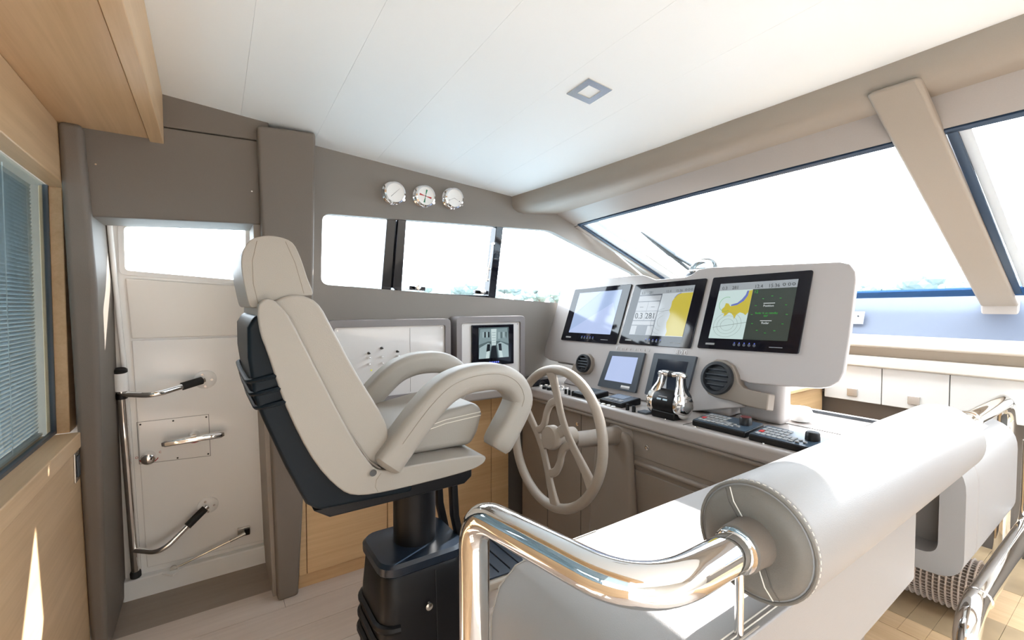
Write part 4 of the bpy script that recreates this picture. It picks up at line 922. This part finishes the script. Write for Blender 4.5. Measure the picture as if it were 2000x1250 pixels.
# upholstered pod forward of the bench with a recessed end
pdn = thing('armrest_pod', (2.0, .42, .575), 'rounded pale leather pod with a dark recessed end', 'armrest')
X0 = 1.712; ya, yb_, za, zb_ = .308, .545, .528, .878
po = rpoly([(X0, ya, za), (X0, yb_, za), (X0, yb_, zb_), (X0, ya, zb_)], [.07, .05, .06, .10], 8)
pi_ = rpoly([(X0, ya + .055, za + .055), (X0, yb_ - .05, za + .055), (X0, yb_ - .05, zb_ - .06), (X0, ya + .055, zb_ - .06)], [.04, .04, .05, .05], 8)
holed('rim', po, [pi_], (.13, 0, 0), leather_lt, pdn, .022)
prism('body', [Vector(p) + Vector((.13, 0, 0)) for p in po], (.60, 0, 0), leather_lt, pdn, .02, 4)
prism('recess_floor', [Vector(p) + Vector((.10, 0, 0)) for p in pi_], (.015, 0, 0), taupe, pdn)
pf = thing('pod_frame', (1.60, .28, .3), 'chrome tube frame under the rounded leather pod', 'frame')
tube('tube', fillet([(1.60, .280, .30), (1.60, .280, .500), (2.50, .280, .500), (2.50, .280, .80)], [0, .12, .08, 0], 12), .027, chrome, pf, 24)
lathe('ring', [(.027, 0), (.030, .002), (.030, .008), (.027, .010)], (1.72, .280, .500), (1, 0, 0), chrome, pf, 24)
# oak platform, woven cushion
ol = thing('oak_platform', (1.9, .2, 0), 'oak planked platform under the leather pod', 'platform')
box('core', 1.42, 2.64, -1.2, .575, 0, .268, oak, ol)
for a, b in ((1.40, 1.545), (1.551, 1.742)): box('plank', a, b, -1.2, .58, .268, .300, oak, ol, .003)
ppq = mat('parquet_oak', (.36, .255, .15), .35, bump=.05, bscale=40, var=.25, stretch=(.3, .3, .3))
yy = .58; k = 0
while yy > -1.2:
    y2 = max(yy - .062, -1.2)
    for a, b in ((1.7435, 1.83), (1.8305, 2.05), (2.0505, 2.30), (2.3005, 2.64)):
        box('block', a, b, y2 + .0004, yy - .0004, .268, .298 + .0006 * ((k * 7) % 3), [oak, ppq][(k * 3 + int(a * 7)) % 2], ol)
        k += 1
    yy = y2
wv_ = thing('woven_cushion', (2.03, .35, .3), 'woven rattan roll lying on the oak platform', 'cushion')
lathe('core', [(.078, 0), (.080, .004), (.080, .25), (.078, .254)], (2.035, .325, .386), (0, 1, 0), mat('rattan_core', (.16, .12, .095), .9), wv_, 32)  # dark brown core showing between the strands
# weave: one strip object per ring, proud bumps alternate
NR = 46
for i in range(17):
    yy = .332 + .0153 * i; ph = (i % 2) * math.pi
    pts_ = []
    for q in range(NR * 2):
        t = 2 * math.pi * q / (NR * 2); rr = .0822 + .0022 * math.cos(NR * t + ph)
        pts_.append((2.035 + rr * math.cos(t), yy, .3865 + rr * math.sin(t)))
    sweep('weave_strand', pts_, rrect(.0022, .0060, .0018, 1), woven, wv_, closed=True, up=(0, 1, 0))
for q in range(NR):
    t = 2 * math.pi * q / NR; bar('weave_stake', (2.035 + .0825 * math.cos(t), .327, .3865 + .0825 * math.sin(t)), (2.035 + .0825 * math.cos(t), .578, .3865 + .0825 * math.sin(t)), .0016, woven, wv_, 5)

# =================================================================== OUTSIDE
wi = thing('windscreen_wiper', G(1.0, 1.36, .05), 'grey windscreen wiper arm standing outside the glass', 'wiper')
def gpx(x, y, d=.04):
    p = PL(x, y, (1, 0, 2.0), 1.95 + 3.52); n = Vector((1, 0, .5)).normalized(); return p + n * d
wm = mat('grey_wiper', (.05, .065, .075), .5)
A_, B_, C1 = gpx(1244, 458), gpx(1306, 503), gpx(1345, 530)
sweep('arm', [A_, A_ + (B_ - A_) * .4, B_], rrect(.008, .018, .003, 2), wm, wi, up=(.447, 0, .894), scale=[.3, .8, 1.3])
off = Vector((0, -.018, .006))
sweep('linkage', [B_ + off * .2, C1 + off], rrect(.006, .010, .002, 2), wm, wi, up=(.447, 0, .894)); sweep('linkage', [B_ - off * .5, C1 - off], rrect(.006, .010, .002, 2), wm, wi, up=(.447, 0, .894))
o = prism('foredeck', [(2.99, -2.2, 1.20), (2.99, 2.3, 1.20), (6.5, 1.6, 1.12), (9.5, 0, 1.08), (6.5, -1.6, 1.12)], (0, 0, -.3), white_f, None); STRUCT(o, 'white foredeck ahead of the windscreen')
sea = mk('sea', [(-700, -700, -2.2), (700, -700, -2.2), (700, 700, -2.2), (-700, 700, -2.2)], [(0, 1, 2, 3)], mat('sea_water', (.16, .22, .25), .25, bump=.6, bscale=2.), None)
tag(sea, 'calm pale sea around the boat', 'sea', kind='stuff')
# wooded shore
shm = mat('shore_grass', (.20, .24, .17), .9, var=.2, bscale=.2); fol = mat('hazed_foliage', (.14, .17, .165), .9, var=.3, bscale=1.2); trk = mat('tree_trunk', (.12, .09, .07), .9)  # foliage greyed towards blue, distance haze put into its colour
az = [math.radians(a) for a in range(-20, 96, 4)]; rows = []
for a in az:
    d = Vector((math.sin(a), math.cos(a), 0)); rows.append([d * 150 + Vector((0, 0, -2.4)), d * 158 + Vector((0, 0, -.6)), d * 192 + Vector((0, 0, 1.2)), d * 198 + Vector((0, 0, -2.6))])
tag(loft('shore', rows, shm, None), 'low green shore across the water'); bpy.data.objects['shore']['kind'] = 'structure'
def crown_mesh(seed):
    rnd = random.Random(seed); bm = bmesh.new()
    for k in range(9):
        r = rnd.uniform(1.1, 1.9); c = Vector((rnd.uniform(-2.3, 2.3), rnd.uniform(-2.0, 2.0), rnd.uniform(2.0, 4.6) - .0))
        g_ = bmesh.ops.create_icosphere(bm, subdivisions=2, radius=r)
        for v_ in g_['verts']:
            v_.co = v_.co * (1 + rnd.uniform(-.13, .13)); v_.co.z *= .75; v_.co += c
    me = bpy.data.meshes.new('crown'); bm.to_mesh(me); bm.free(); me.materials.append(fol); return me
crowns = [crown_mesh(s) for s in (1, 2, 3)]
tk = None; rnd = random.Random(11)
for i in range(42):
    a = math.radians(-6 + 96 * i / 42 + rnd.uniform(-.3, .3)); R_ = 156 + 15 * (i % 3); s = rnd.uniform(1.15, 1.6)
    t = thing('shore_tree', (R_ * math.sin(a), R_ * math.cos(a), .8), 'small hazy tree on the far shore', 'tree', 'trees along the far shore')
    t.scale = (s, s, s); t.rotation_euler = (0, 0, rnd.uniform(0, 6))
    o = bpy.data.objects.new('crown', crowns[i % 3]); link(o, t)
    if tk is None:
        tk = mk('trunk', [Vector((x, y_, z)) + ORG[t] for z, r in ((-.5, .3), (2.6, .18)) for x, y_ in circ(r, 8)], [(q, (q + 1) % 8, 8 + (q + 1) % 8, 8 + q) for q in range(8)], trk, t).data
    else:
        o = bpy.data.objects.new('trunk', tk); link(o, t)
